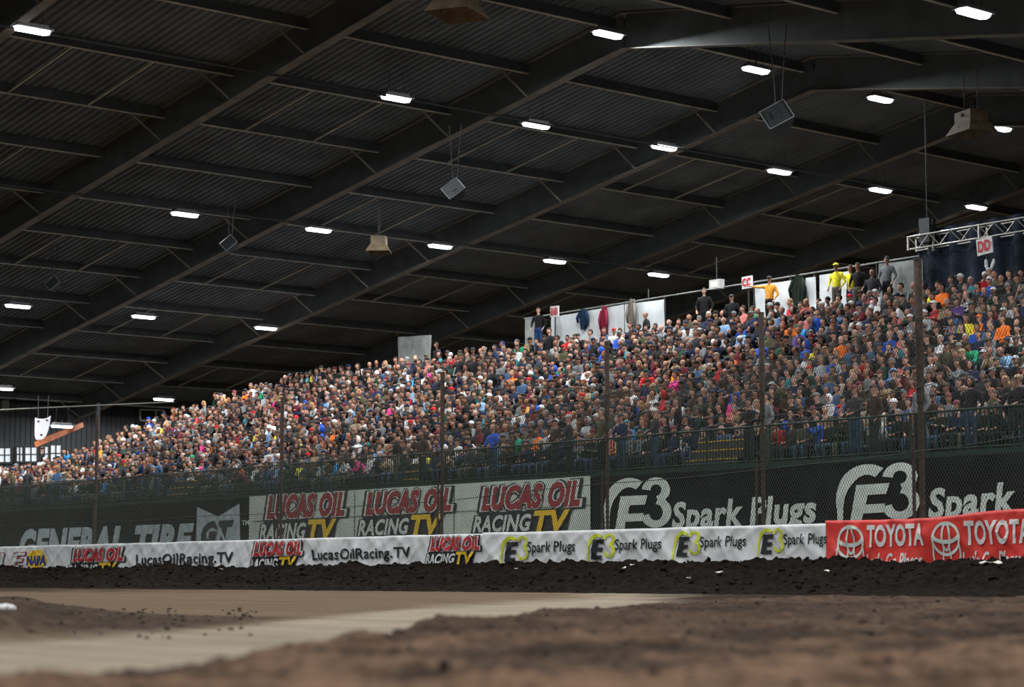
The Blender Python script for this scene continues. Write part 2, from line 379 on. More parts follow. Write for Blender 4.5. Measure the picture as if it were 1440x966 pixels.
def dirt_mat(name, attr=None, col=None, rough=0.95, streak=0.15, bumps=0.6):
    M = bpy.data.materials.new(name); M.use_nodes = True; nt = M.node_tree; N = nt.nodes; L = nt.links; b = N['Principled BSDF']
    b.inputs['Roughness'].default_value = rough; b.inputs['Specular IOR Level'].default_value = 0.02
    tc = N.new('ShaderNodeTexCoord'); ge = N.new('ShaderNodeMapping'); ge.inputs['Rotation'].default_value = (0, 0, math.radians(4)); ge.inputs['Scale'].default_value = (0.10, 1.5, 1)
    L.new(tc.outputs['Object'], ge.inputs[0])
    n1 = N.new('ShaderNodeTexNoise'); n1.inputs['Scale'].default_value = 1.3; n1.inputs['Detail'].default_value = 6; L.new(ge.outputs[0], n1.inputs[0])
    n2 = N.new('ShaderNodeTexNoise'); n2.inputs['Scale'].default_value = 5; n2.inputs['Detail'].default_value = 9; n2.inputs['Roughness'].default_value = 0.75; L.new(tc.outputs['Object'], n2.inputs[0])
    mr = N.new('ShaderNodeMapRange'); mr.inputs[1].default_value = 0.35; mr.inputs[2].default_value = 0.65; mr.inputs[3].default_value = 1-streak; mr.inputs[4].default_value = 1+streak; L.new(n1.outputs[0], mr.inputs[0])
    m2 = N.new('ShaderNodeMapRange'); m2.inputs[1].default_value = 0.3; m2.inputs[2].default_value = 0.7; m2.inputs[3].default_value = 0.25; m2.inputs[4].default_value = 1.75; L.new(n2.outputs[0], m2.inputs[0])
    ra = N.new('ShaderNodeMix'); ra.data_type = 'FLOAT'; ra.inputs[2].default_value = 1.0; L.new(m2.outputs[0], ra.inputs[3])
    if attr: rt = N.new('ShaderNodeAttribute'); rt.attribute_name = 'rough'; L.new(rt.outputs['Fac'], ra.inputs[0])
    else: ra.inputs[0].default_value = 0.7
    mu = N.new('ShaderNodeMath'); mu.operation = 'MULTIPLY'; L.new(mr.outputs[0], mu.inputs[0]); L.new(ra.outputs[0], mu.inputs[1])
    sc = N.new('ShaderNodeVectorMath'); sc.operation = 'SCALE'
    if attr: a_ = N.new('ShaderNodeAttribute'); a_.attribute_name = attr; L.new(a_.outputs['Color'], sc.inputs[0])
    else: sc.inputs[0].default_value = col
    L.new(mu.outputs[0], sc.inputs['Scale']); L.new(sc.outputs[0], b.inputs['Base Color'])
    bp = N.new('ShaderNodeBump'); bp.inputs['Strength'].default_value = bumps; bp.inputs['Distance'].default_value = 0.03
    L.new(n2.outputs[0], bp.inputs['Height']); L.new(bp.outputs[0], b.inputs['Normal'])
    return M
M_TRACK = dirt_mat('track_dirt', 'dirt'); gm.materials.append(M_TRACK)
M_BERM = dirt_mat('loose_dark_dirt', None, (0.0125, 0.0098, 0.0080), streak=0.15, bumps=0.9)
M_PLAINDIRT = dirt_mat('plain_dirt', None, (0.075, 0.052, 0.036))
tag(link('ground', gm), 'packed and loose brown dirt of the track', kind='structure')
fl = MB(); fl.add([(-170, -60, -0.6), (40, -60, -0.6), (40, 110, -0.6), (-170, 110, -0.6)], [(0, 1, 2, 3)])
fo = fl.build('floor', M_PLAINDIRT); tag(fo, 'dirt floor of the hall', kind='structure')
# dirt bank thrown up against the wall
def bank_h(X, Y):
    t = (Y-28.6)/(33.0-28.6)
    base = -0.02+0.60*sstep(0.05, 0.92, t)
    n1 = nz(X, Y, 0.9, 11); n2 = nz(X, Y, 2.6, 12); n3 = nz(X, Y, 7, 13); n4 = nz(X, Y, 0.22, 14)
    return base + 0.10 + t*(0.10*n4+0.13*n1+0.17*abs(n2)+0.10*n3) + 0.04*n3 - 0.12*(1-sstep(0, 0.12, t))
verts = []; nx = 1000; ny = 52
for j in range(ny):
    Y = 28.4+4.75*j/(ny-1)
    for i in range(nx):
        X = -90+72*i/(nx-1); verts.append((X, Y, bank_h(X, Y)))
faces = [(j*nx+i, j*nx+i+1, (j+1)*nx+i+1, (j+1)*nx+i) for j in range(ny-1) for i in range(nx-1)]
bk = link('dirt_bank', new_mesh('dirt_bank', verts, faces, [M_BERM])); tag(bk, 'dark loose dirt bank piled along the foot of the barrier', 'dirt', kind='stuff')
# clods
def clods(name, spots, m_):
    bmv = []; bmf = []
    base = bmesh.new(); bmesh.ops.create_icosphere(base, subdivisions=1, radius=1); bv = [v.co.copy() for v in base.verts]; bf = [[v.index for v in f.verts] for f in base.faces]; base.free()
    for (x, y, z, s) in spots:
        o = len(bmv); sd = random.random()*99
        for v in bv:
            k = s*(0.75+0.5*noise.noise(v*1.7+Vector((sd, sd, 0))))
            bmv.append((x+v.x*k, y+v.y*k, z+v.z*k*0.75))
        bmf += [tuple(i+o for i in f) for f in bf]
    return link(name, new_mesh(name, bmv, bmf, [m_]))
sp = []
while len(sp) < 1500:
    X = random.uniform(-86, -22); Y = 29+4.0*random.random()**0.6; sp.append((X, Y, bank_h(X, Y)+0.01, random.choice((0.03, 0.05, 0.06, 0.09))*random.uniform(0.6, 1.3)))
tag(clods('bank_clods', sp, M_BERM), 'dark clods scattered over the dirt bank', 'dirt', kind='stuff')
sp = []
while len(sp) < 800:
    D = random.uniform(3.2, 33); L = random.uniform(-0.3, 0.3)*D
    X = D*Fv[0]+L*Rv[0]; Y = D*Fv[1]+L*Rv[1]
    if Y > 29 : continue
    eL = interp(MD, ML, D) if D >= 5 else -2.4-(5-D)*0.9
    px_ = 720+FPX*L/D; py_ = 812+1200/D
    if L < eL+0.15 and not (px_ < 380 and 856 < py_ < 898): continue
    h, _ = ground_at(X, Y); sp.append((X, Y, h+0.004, random.uniform(0.008, 0.024)*(1+D/30)))
tag(clods('track_clods', sp, mat('clod_dirt', (0.042, 0.028, 0.020), 0.95)), 'small dirt clods scattered over the loose dirt beside the lane', 'dirt', kind='stuff')
for i, (x, y, D, s, lb) in enumerate([(293, 921, 8.3, 0.032, 'largest dirt clod standing on the edge of the grey lane, left'), (561, 897, 10.6, 0.055, 'dark rounded dirt clod at the lane edge, bottom centre'),
        (672, 905, 10.4, 0.03, 'dirt clod right of the rounded one, bottom centre'), (840, 876, 19, 0.05, 'small dirt clod where the grey lane narrows'), (765, 910, 10, 0.03, 'blurred dirt clod in the loose dirt, lower centre')]):
    P = atD(x, y, D); o = clods('dirt_clod', [(0, 0, 0, s)], MATS['clod_dirt']); X, Y = P[0], P[1]; h, _ = ground_at(X, Y); o.location = (X, Y, h+s*0.4); tag(o, lb, 'dirt clod')
# scraps of litter
def scrap(x, y, Y, s, label, m_=M_SCRAP):
    P = atY(x, y, Y); X = P[0]; z = bank_h(X, Y) if Y > 28.5 else ground_at(X, Y)[0]
    b = MB(); n = 7
    top = [(math.cos(a)*s*random.uniform(0.6, 1.2), math.sin(a)*s*0.5*random.uniform(0.6, 1.2), random.uniform(0, 0.5)*s) for a in [2*math.pi*k/n for k in range(n)]]
    b.add([(0, 0, 0.35*s)]+top+[(p[0], p[1], p[2]-0.012) for p in top]+[(0, 0, 0.3*s)], [(0, 1+k, 1+(k+1)%n) for k in range(n)]+[(n*2+1, n+1+(k+1)%n, n+1+k) for k in range(n)]+[(1+k, n+1+k, n+1+(k+1)%n, 1+(k+1)%n) for k in range(n)])
    o = b.build('litter_scrap', m_); o.location = (X, Y, z+0.03); tag(o, label, 'litter', 'scraps of litter on the dirt bank')
for a in [(311, 803, 31.5, 0.10, 'white litter scrap on the dark bank, far left'), (726, 803, 31.5, 0.06, 'tiny white scrap on the bank below the barrier, centre'),
          (878, 803, 31.8, 0.10, 'left of two white scraps under the torn white banner'), (889, 806, 31.6, 0.07, 'right of two white scraps under the torn white banner'),
          (1012, 808, 31.2, 0.13, 'cream litter scrap on the bank right of centre'), (968, 814, 30.6, 0.06, 'small white scrap low on the bank, right of centre'),
          (1163, 808, 31.3, 0.10, 'cream litter scrap under the left end of the red banner'), (1385, 806, 31.6, 0.15, 'left end of the torn cream strip under the red banner'),
          (1401, 808, 31.5, 0.14, 'right end of the torn cream strip under the red banner')]: scrap(*a)
for k, (x, y, D, s) in enumerate([(6, 857, 17.2, 0.075)]):
    P = atD(x, y, D); o = clods('white_lump', [(0, 0, 0, s), (0.10, 0.02, 0.0, s*0.7), (-0.13, -0.02, 0, s*0.9)], M_SIGN); o.location = (P[0], P[1], max(P[2], ground_at(P[0], P[1])[0]+s*0.3)); tag(o, 'white painted lump on top of the infield mound, left edge', 'marker')

# ------------------------------------------------------------------ track wall and its banners
YW = 33.0
wl = MB(); wl.box(-92, -16, YW+0.04, YW+0.55, -0.6, 1.50); tag(wl.build('trim_2', M_CONC), 'low concrete wall round the track', kind='structure')
def wav(X, z):
    r1 = 1-abs(nz(X*1.0+z*1.1, z*0.6, 0.9, 24))*2.6; r2 = 1-abs(nz(X*1.0-z*1.5, z*0.5, 1.3, 25))*2.6
    return base_wav(X, z) - 0.032*max(r1, 0)**2 - 0.022*max(r2, 0)**2
def base_wav(X, z):
    return (0.035*nz(X, z, 0.7, 21)+0.028*nz(X*1.0, z*0.4, 2.3, 22)+0.012*nz(X+z*0.8, z*0.2, 5.5, 23))
def small_y(X, z): return YW-0.06+wav(X, z)
def big_y(X, z): return 37.93+0.02*nz(X, z*0.3, 0.8, 31)
def cloth(name, X0, X1, top, bot, yf, m_, nx, nz_, parent=None, thick=0.008, over=0.0):
    b = MB(); vs = []
    for j in range(nz_+1):
        for i in range(nx+1):
            X = X0+(X1-X0)*i/nx; zt, zb = top(X), bot(X); z = zb+(zt-zb)*j/nz_; vs.append((X, yf(X, z), z))
    if over:
        for i in range(nx+1):
            X = X0+(X1-X0)*i/nx; vs.append((X, yf(X, top(X))+over, top(X)+0.012))
        nz_ += 1
    n = len(vs); vs += [(x, y+thick, z) for x, y, z in vs]
    fs = [(j*(nx+1)+i, j*(nx+1)+i+1, (j+1)*(nx+1)+i+1, (j+1)*(nx+1)+i) for j in range(nz_) for i in range(nx)]
    fs += [tuple(k+n for k in f)[::-1] for f in fs]
    b.add(vs, fs); o = b.build(name, m_, parent, smooth=True); return o
def sag(X, s): return 0.018*nz(X, 0, 0.5, s)+0.008*nz(X, 0, 2.2, s+1)
def XW(x, Y=YW): return float(atY(x, 700, Y)[0])

ban1 = ban2 = ban3 = 0
# lettering -------------------------------------------------------
def text_mesh(s, shear=0.0, offset=0.0):
    c = bpy.data.curves.new('t', 'FONT'); c.body = s; c.shear = shear; c.offset = offset; c.resolution_u = 3; c.size = 1.0; c.space_character = 1.0+offset*1.6
    o = bpy.data.objects.new('t', c); C.objects.link(o); dg = bpy.context.evaluated_depsgraph_get(); dg.update()
    me = bpy.data.meshes.new_from_object(o.evaluated_get(dg)); bpy.data.objects.remove(o); bpy.data.curves.remove(c)
    v = np.array([q.co[:2] for q in me.vertices]); f = [tuple(p.vertices) for p in me.polygons]; bpy.data.meshes.remove(me)
    return v, f
TC = {}
def text_fit(s, box, shear=0.0, offset=0.0, ref=None):
    """text flattened to (u,v) points in box=(x0,x1,z0,z1); outline layers reuse the fit of the base (offset of ref)"""
    key = (s, shear, offset)
    if key not in TC: TC[key] = text_mesh(s, shear, offset)
    v, f = TC[key]
    k2 = (s, shear, ref if ref is not None else offset)
    if k2 not in TC: TC[k2] = text_mesh(*k2)
    r = TC[k2][0]; lo, hi = r.min(0), r.max(0)
    lov = v.min(0)
    q = v.copy()
    # keep glyph centres aligned when the letter spacing differs by the outline
    c0, c1 = (v[:, 0].min()+v[:, 0].max())/2, (lo[0]+hi[0])/2
    q[:, 0] = (q[:, 0]-c0)+c1
    t = (q-lo)/(hi-lo); x0, x1, z0, z1 = box
    return np.c_[x0+(x1-x0)*t[:, 0], z0+(z1-z0)*t[:, 1]], f
def refine(pts, faces, maxlen):
    bm = bmesh.new(); vs = [bm.verts.new((p[0], 0, p[1])) for p in pts]
    for f in faces:
        try: bm.faces.new([vs[i] for i in f])
        except ValueError: pass
    bmesh.ops.triangulate(bm, faces=bm.faces[:])
    for _ in range(6):
        e = [e for e in bm.edges if e.calc_length() > maxlen]
        if not e: break
        bmesh.ops.subdivide_edges(bm, edges=e, cuts=1); bmesh.ops.triangulate(bm, faces=[f for f in bm.faces if len(f.verts) > 3])
    bm.verts.index_update(); P = [(v.co.x, v.co.z) for v in bm.verts]; F = [tuple(v.index for v in f.verts) for f in bm.faces]; bm.free(); return P, F
def lay(name, pts, faces, m_, parent, yf, layer, clip=None, warp=None, maxlen=0.3):
    if parent in (ban1, ban2, ban3): maxlen = 0.14
    if warp is not None: pts = [warp(p[0], p[1]) for p in pts]
    P, F = refine(pts, faces, maxlen)
    vs = []
    for x, z in P:
        vs.append((x, yf(x, z)-0.026-0.007*layer, z))
    n_flip = []
    for f in F:
        a, b, c = (P[i] for i in f[:3])
        n_flip.append(f if (b[0]-a[0])*(c[1]-a[1])-(b[1]-a[1])*(c[0]-a[0]) > 0 else f[::-1])
    return link(name, new_mesh(name, vs, n_flip, [m_]), parent)
def quadmap(x0, x1, Y, yb0, yb1, yt0, yt1):
    """unit square -> parallelogram on the plane Y given by surveyed corners (left bottom/right bottom, left top/right top)"""
    A = atY(x0, yb0, Y); B = atY(x1, yb1, Y); Cc = atY(x0, yt0, Y); D = atY(x1, yt1, Y)
    def f(u, v):
        X = A[0]+(B[0]-A[0])*u; z = (A[2]*(1-u)+B[2]*u)*(1-v)+(Cc[2]*(1-u)+D[2]*u)*v; return (X, z)
    return f
def put_text(s, fm, sub, mats_offs, parent, yf, shear=0.25, layer0=0, name='lettering', maxlen=0.3, condense=None):
    base = mats_offs[-1][1]
    for k, (m_, off) in enumerate(mats_offs):
        p, f = text_fit(s, sub, shear, off, ref=base); lay(name, p, f, m_, parent, yf, layer0+k, warp=fm, maxlen=maxlen)
def strip(pts, wd):
    pts = [np.array(p, float) for p in pts]; K = len(pts); L = []; R = []
    for i, p in enumerate(pts):
        d = pts[min(i+1, K-1)]-pts[max(i-1, 0)]; d /= np.linalg.norm(d); n = np.array([-d[1], d[0]])
        w_ = (wd[i] if isinstance(wd, (list, tuple)) else wd)/2
        L.append(p+n*w_); R.append(p-n*w_)
    return L+R, [(i, i+1, K+i+1, K+i) for i in range(K-1)]
def arc(cx, cz, rx, rz, a0, a1, n=16): return [(cx+rx*math.cos(math.radians(a0+(a1-a0)*i/n)), cz+rz*math.sin(math.radians(a0+(a1-a0)*i/n))) for i in range(n+1)]
def slab(poly): return poly, [tuple(range(len(poly)))]
def logo_e3(fm, m_e, m_o, parent, yf, layer=0, maxlen=0.3, big=True):
    p, f = [(0.13, -0.05), (0.275, -0.05), (0.315, 0.20), (0.56, 0.20), (0.59, 0.34), (0.35, 0.34), (0.375, 0.49), (0.605, 0.49), (0.645, 0.66), (0.235, 0.66)], [(0, 1, 2, 5, 6, 9), (6, 7, 8, 9), (2, 3, 4, 5)]
    if not big: p, f = [(0.12, 0.04), (0.50, 0.04), (0.53, 0.18), (0.31, 0.18), (0.335, 0.33), (0.53, 0.33), (0.555, 0.46), (0.36, 0.46), (0.38, 0.60), (0.60, 0.60), (0.63, 0.75), (0.22, 0.75)], [(0, 1, 2, 3, 4, 7, 8, 11), (4, 5, 6, 7), (8, 9, 10, 11)]
    lay('emblem_letter', p, f, m_e, parent, yf, layer+1, warp=fm, maxlen=maxlen)
    w3 = 0.13 if big else 0.09
    pts = [(0.02, -0.05)]+arc(0.36, 0.34, 0.34, 0.56, 188, 62, 18)
    wd = [w3*0.5]+[w3*(0.6+0.7*min(1, i/8)) for i in range(19)]
    p, f = strip(pts, wd); lay('emblem_arc', p, f, m_o, parent, yf, layer, warp=fm, maxlen=maxlen)
    top = arc(0.77, 0.74, 0.15, 0.17, 175, -80, 16); bot = arc(0.77, 0.34, 0.17, 0.21, 85, -170, 16)
    for a in (top, bot):
        p, f = strip(a, w3); lay('emblem_numeral', p, f, m_o, parent, yf, layer, warp=fm, maxlen=maxlen)
def logo_race(fm, parent, yf, mR, mW, mK, maxlen=0.3):
    # black slab behind, red word with white then black outline, grey and yellow words below
    p, f = slab([(0.0, 0.0), (0.86, 0.0), (0.90, 0.44), (0.07, 0.44)]); lay('lettering_ground', p, f, mK, parent, yf, 0, warp=fm, maxlen=maxlen)
    put_text('LUCAS OIL', fm, (0.10, 0.98, 0.47, 0.96), [(mK, 0.12), (mW, 0.085), (mR, 0.055)], parent, yf, 0.28, 1, maxlen=maxlen)
    put_text('RACING', fm, (0.02, 0.56, 0.04, 0.38), [(mK, 0.08), (mW, 0.035)], parent, yf, 0.28, 3, maxlen=maxlen)
    put_text('TV', fm, (0.58, 0.90, 0.0, 0.43), [(mK, 0.09), (M_INKY, 0.045)], parent, yf, 0.25, 4, maxlen=maxlen)

# --- small banners on the track wall
zb = lambda X: 0.45
ban1 = thing('barrier_banner', 'long white banner with red and black racing lettering on the track wall', 'banner')
cloth('fabric', -88.0, XW(688), lambda X: 1.54+sag(X, 41), zb, small_y, M_WVINYL, 700, 16, ban1, over=0.45)
ban2 = thing('barrier_banner', 'white banner with lime green emblems and black words on the track wall', 'banner')
cloth('fabric', XW(688)-0.15, XW(1168), lambda X: 1.55+sag(X, 44), zb, lambda X, z: small_y(X, z)-0.02, M_WVINYL, 420, 16, ban2, over=0.45)
ban3 = thing('barrier_banner', 'red banner with white words and ringed emblems on the track wall', 'banner')
def red_y(X, z): return small_y(X, z)-0.05-0.03*nz(X, z, 1.7, 55)
cloth('fabric', XW(1166), -18, lambda X: 1.60+sag(X, 47)+0.12*sstep(XW(1300), XW(1430), X), zb, red_y, M_RVINYL, 260, 18, ban3, over=0.4)
def QS(x0, x1, yb, yt): return quadmap(x0, x1, YW-0.06, yb[0], yb[1], yt[0], yt[1])
def wtop(x): return 772-0.0286*x if x < 840 else 748-0.031*(x-840)
def band(x0, x1, a, b): return quadmap(x0, x1, YW-0.06, wtop(x0)+b, wtop(x1)+b, wtop(x0)+a, wtop(x1)+a)
U1 = (0, 1, 0, 1)
put_text('LE', band(-2, 36, 6, 28), U1, [(M_INKDR, 0.055), (M_INKG, 0.02)], ban1, small_y, 0.2)
fm = band(37, 66, 3, 31)
lay('badge_ground', *slab([(0.0, 0.5), (0.25, 0.05), (0.75, 0.0), (1.0, 0.45), (0.8, 1.0), (0.22, 0.98)]), M_INKY, ban1, small_y, 0, warp=fm)
put_text('NAPA', fm, (0.08, 0.94, 0.25, 0.72), [(M_INKB, 0.06), (M_INKBL, 0.03)], ban1, small_y, 0.1, 1)
for x0, x1 in ((95, 176), (352, 427), (600, 678)): logo_race(band(x0, x1, -1 if x0 > 100 else 1, 40), ban1, small_y, M_INKR, M_INKW, M_INKB)
for x0, x1 in ((192, 330), (440, 579)): put_text('LucasOilRacing.TV', band(x0, x1, 13, 33), U1, [(M_INKB, 0.022)], ban1, small_y, 0.0)
ys2 = lambda X, z: small_y(X, z)-0.02
for x0, x1, x2 in ((706, 746, 812), (829, 868, 933), (950, 989, 1051), (1068, 1107, 1166)):
    logo_e3(band(x0, x1, 1, 40), M_INKB, M_INKLIME, ban2, ys2, big=False)
    put_text('Spark Plugs', band(x1-2, x2, 11, 31), U1, [(M_INKB, 0.012)], ban2, ys2, 0.12)
def band3(x0, x1, a, b):
    q = lambda x: 736-0.036*(x-1170)
    return quadmap(x0, x1, YW-0.1, q(x0)+b, q(x1)+b, q(x0)+a, q(x1)+a)
for x0, x1 in ((1180, 1218), (1314, 1353)):
    fm = band3(x0, x1, 4, 66)
    for pts, wd in ((arc(0.5, 0.62, 0.46, 0.36, 0, 360, 28), 0.07), (arc(0.5, 0.72, 0.45, 0.17, 180, 360, 16), 0.09), (arc(0.5, 0.66, 0.13, 0.30, 0, 360, 20), 0.06),
                    ([(0.06, 0.62), (0.02, 0.25), (0.05, 0.0)], 0.05), ([(0.94, 0.62), (0.98, 0.25), (0.95, 0.0)], 0.05), ([(0.40, 0.45), (0.37, 0.2), (0.36, 0.0)], 0.05), ([(0.60, 0.45), (0.63, 0.2), (0.64, 0.0)], 0.05)):
        p, f = strip(pts, wd); lay('emblem_ring', p, f, M_INKG, ban3, red_y, 0, warp=fm)
put_text('TOYOTA', band3(1221, 1303, 4, 36), U1, [(M_INKW, 0.035)], ban3, red_y, 0.0)
put_text('TOYOTA', band3(1358, 1452, 3, 38), U1, [(M_INKW, 0.035)], ban3, red_y, 0.0)
put_text("Let's Go Places", band3(1354, 1440, 46, 72), U1, [(M_INKW, 0.02)], ban3, red_y, 0.2)
put_text("Let's Go Places", band3(1220, 1300, 44, 68), U1, [(M_INKW, 0.02)], ban3, red_y, 0.2)

# ------------------------------------------------------------------ grandstand
YD = 38.0; ZD = 3.30; RISE, RUN, NROW = 0.36, 0.75, 15
XL, XR = -124.0, -22.0
stand = thing('grandstand', 'long stepped grandstand behind the track, packed with spectators', 'grandstand')
ROWX = [interp([0, 3, 4, 6, 8, 10, 12, 14], [-30, -30, 60, 130, 180, 230, 300, 400], i) for i in range(NROW)]
ROWL = [XW(ROWX[i], 39.3+RUN*i+0.4)-0.4 for i in range(NROW)]
onebox('deck', M_TREAD, stand, XL+30, XR, YD, 39.3, ZD-0.15, ZD)
onebox('deck_edge', M_GREEN, stand, XL+30, XR, YD-0.05, YD-0.003, ZD-0.16, ZD+0.03)
for i in range(NROW):
    y0 = 39.3+RUN*i; z = ZD+RISE*i
    onebox('tread', M_TREAD, stand, ROWL[i]-0.5, XR, y0, y0+RUN, z-0.06 if i else z-0.15, z)
    if i: onebox('riser', M_TREAD, stand, ROWL[i]-0.5, XR, y0-0.012, y0+0.012, z-RISE, z)
    onebox('bench', M_ALU, stand, ROWL[i], XR, y0+0.38, y0+0.66, z+0.40, z+0.44)
ZT = ZD+RISE*NROW+0.42; YT = 39.3+RUN*NROW
onebox('top_walkway', M_TREAD, stand, ROWL[-1], XR, YT, YT+1.6, ZT-0.1, ZT)
for X in np.arange(ROWL[-1], XR, 4.6): onebox('support_leg', M_BEAM, stand, X, X+0.12, YT+1.3, YT+1.42, -0.6, ZT-0.1)
for X in np.arange(-90, XR, 4.6): onebox('support_leg', M_BEAM, stand, X, X+0.12, YD+0.1, YD+0.22, -0.6, ZD-0.15)
# aisle steps with yellow nosings by the rail
for (x0, x1, k0) in ((985, 1050, 0), (250, 275, 1), (580, 600, 1)):
    a, b = XW(x0, 39.2), XW(x1, 39.2)
    st = thing('aisle_steps', {985: 'steps with yellow edges behind the railing, right of centre', 250: 'short steps with yellow edges behind the railing at far left', 580: 'short yellow edged steps behind the railing, centre'}[x0], 'steps', (0, 0, 0))
    for k in range(3):
        onebox('step', M_TREAD, st, a, b, 38.70+0.2*k, 38.89+0.2*k, ZD+0.005+0.26*k, ZD+0.26*(k+1)-0.03); onebox('nosing', M_STEP, st, a, b, 38.68+0.2*k, 38.90+0.2*k, ZD+0.26*(k+1)-0.03, ZD+0.26*(k+1))
# railing in sections
bal = MB(); bal.box(-0.011, 0.011, -0.011, 0.011, 0.08, 0.93); bal_me = bal.mesh('baluster', M_GREEN)
pst = MB(); pst.tube([(0, 0, 0), (0, 0, 1.0)], 0.032, 8); pst_me = pst.mesh('post', M_GREEN)
SEC = 2.4; rl = MB(); rl.tube([(0, 0, 0.97), (SEC, 0, 0.97)], 0.030, 8); rl_me = rl.mesh('top_rail', M_GREEN)
rl = MB(); rl.tube([(0, 0, 0.08), (SEC, 0, 0.08)], 0.022, 6); rlb_me = rl.mesh('bottom_rail', M_GREEN)
nsec = int((XR-(-90))/SEC); k = 0
for i in range(nsec):
    X = -90+SEC*i; pc = topx((X+SEC/2, YD, ZD+1))[0]
    if pc < -40 or pc > 1500: continue
    k += 1
    o = thing('railing_section', 'green steel railing panel with balusters along the grandstand front, %s from the left' % (['first','second','third','fourth','fifth','sixth','seventh','eighth','ninth','tenth','eleventh','twelfth','thirteenth','fourteenth','fifteenth','sixteenth','seventeenth','eighteenth','nineteenth','twentieth','twenty-first','twenty-second','twenty-third','twenty-fourth','twenty-fifth','twenty-sixth','twenty-seventh','twenty-eighth'][min(k-1, 27)]), 'railing', (X, YD+0.04, ZD), 0, 'green railing panels along the grandstand front')
    link('top_rail', rl_me, o); link('bottom_rail', rlb_me, o); link('post', pst_me, o)
    for j in range(1, 20): link('baluster', bal_me, o, (0.12*j, 0, 0))

# --- big banners on the grandstand face
bz0 = 0.9
def btop(X): return ZD-0.10+0.02*nz(X, 0, 0.4, 61)
bb1 = thing('fascia_banner', 'black banner with grey slanted lettering and a pointed emblem, far left', 'banner')
cloth('fabric', -90, XW(354, YD)-0.01, btop, lambda X: bz0, big_y, M_BLACKCLOTH, 260, 10, bb1)
bb2 = thing('fascia_banner', 'pale grey banner repeating red and yellow racing lettering three times', 'banner')
def pale_y(X, z): return big_y(X, z)-0.05
cloth('fabric', XW(355, YD), XW(835, YD), lambda X: ZD-0.06+0.02*nz(X, 0, 0.4, 61), lambda X: bz0, pale_y, M_PALEMESH, 160, 8, bb2)
bb3 = thing('fascia_banner', 'black banner with two big grey ringed emblems and grey words, right', 'banner')
cloth('fabric', XW(836, YD), XR, btop, lambda X: bz0, big_y, M_BLACKCLOTH, 200, 8, bb3)
def Q(x0, x1, yb, yt): return quadmap(x0, x1, 37.9, yb[0], yb[1], yt[0], yt[1])
put_text('GENERAL TIRE', Q(26, 272, (796, 784), (744, 735)), U1, [(M_INKGR, 0.06)], bb1, big_y, 0.25)
fm = Q(275, 338, (770, 766), (712, 708))
lay('emblem_shield', *[[(0.0, 0.0), (1.0, 0.0), (0.97, 1.0), (0.5, 0.72), (0.02, 0.98)], [(0, 1, 2, 3, 4)]], M_INKGR, bb1, big_y, 0, warp=fm)
put_text('GT', fm, (0.12, 0.86, 0.02, 0.62), [(M_INKGR, 0.12), (M_INKB, 0.07)], bb1, big_y, 0.3, 1)
p, f = strip([(0.42, 0.70), (0.70, 0.05)], 0.05); lay('emblem_slash', p, f, M_INKGR, bb1, big_y, 3, warp=fm)
put_text('TM', Q(340, 350, (739, 738), (732, 731)), U1, [(M_INKG, 0.02)], bb1, big_y, 0)
for x0, x1, yb, yt in ((365, 489, (764, 759), (694, 688)), (503, 640, (757, 751), (690, 682)), (664, 822, (752, 748), (684, 671))):
    logo_race(Q(x0, x1, yb, yt), bb2, pale_y, M_INKDR, M_INKG, M_INKB)
for x in (500, 640):
    p, f = strip([(XW(x, 37.9), ZD-0.1), (XW(x, 37.9), 1.0)], 0.03); lay('seam', p, f, M_INKB, bb2, pale_y, 0)
p, f = strip([(XW(357, 37.9), 2.35), (XW(834, 37.9), 2.42)], 0.018); lay('seam', p, f, M_INKB, bb2, pale_y, 0)
logo_e3(Q(852, 944, (751, 746), (672, 668)), M_INKG, M_INKG, bb3, big_y)
put_text('Spark Plugs', Q(945, 1148, (755, 748), (706, 693)), U1, [(M_INKG, 0.035)], bb3, big_y, 0.14)
logo_e3(Q(1179, 1294, (742, 735), (654, 646)), M_INKG, M_INKG, bb3, big_y)
put_text('Spark Plugs', Q(1306, 1556, (743, 726), (687, 664)), U1, [(M_INKG, 0.035)], bb3, big_y, 0.14)

# ------------------------------------------------------------------ catch fence
fence = thing('catch_fence', 'tall chain link catch fence with rusty posts along the track wall', 'fence')
YF = YW+0.36
MESHX = [-60, 0, 137, 397, 622, 853, 1070, 1193, 1340, 1440, 1500]; MESHH = [125, 132, 138, 165, 202, 258, 301, 332, 384, 420, 440]
def mesh_top(X):
    # surveyed height of the wire at X
    P0 = topx((X, YF, 3)); y = 812-interp(MESHX, MESHH, P0[0]); return float(atY(P0[0], y, YF)[2])
XS = np.linspace(-86, -20, 133); ZS = [mesh_top(x) for x in XS]
def mt(X): return float(np.interp(X, XS, ZS))
wm = MB(); SP = 0.078; wy = 0.0035
for sgn in (1, -1):
    x = -90.0
    while x < -16:
        # straight wires at 60 degrees, cut where they meet the top edge
        z0, z1 = 1.50, 1.50; dx = sgn*0.62
        lo, hi = 0.0, 9.0
        if not (-86 < x < -20): x += SP; continue
        for _ in range(12):
            mid = (lo+hi)/2
            if 1.5+mid < mt(x+dx*mid): lo = mid
            else: hi = mid
        a = np.array([x, YF+sgn*0.004, 1.5]); b = np.array([x+dx*lo, YF+sgn*0.004, 1.5+lo])
        r = 0.0042
        wm.add([a+(-r, 0, 0), a+(r, 0, 0), a+(0, 2*r, 0), b+(-r, 0, 0), b+(r, 0, 0), b+(0, 2*r, 0)], [(0, 1, 4, 3), (1, 2, 5, 4), (2, 0, 3, 5)])
        x += SP
tag(wm.build('chain_link', M_WIRE, fence), 'woven diagonal fence wire', kind='stuff')
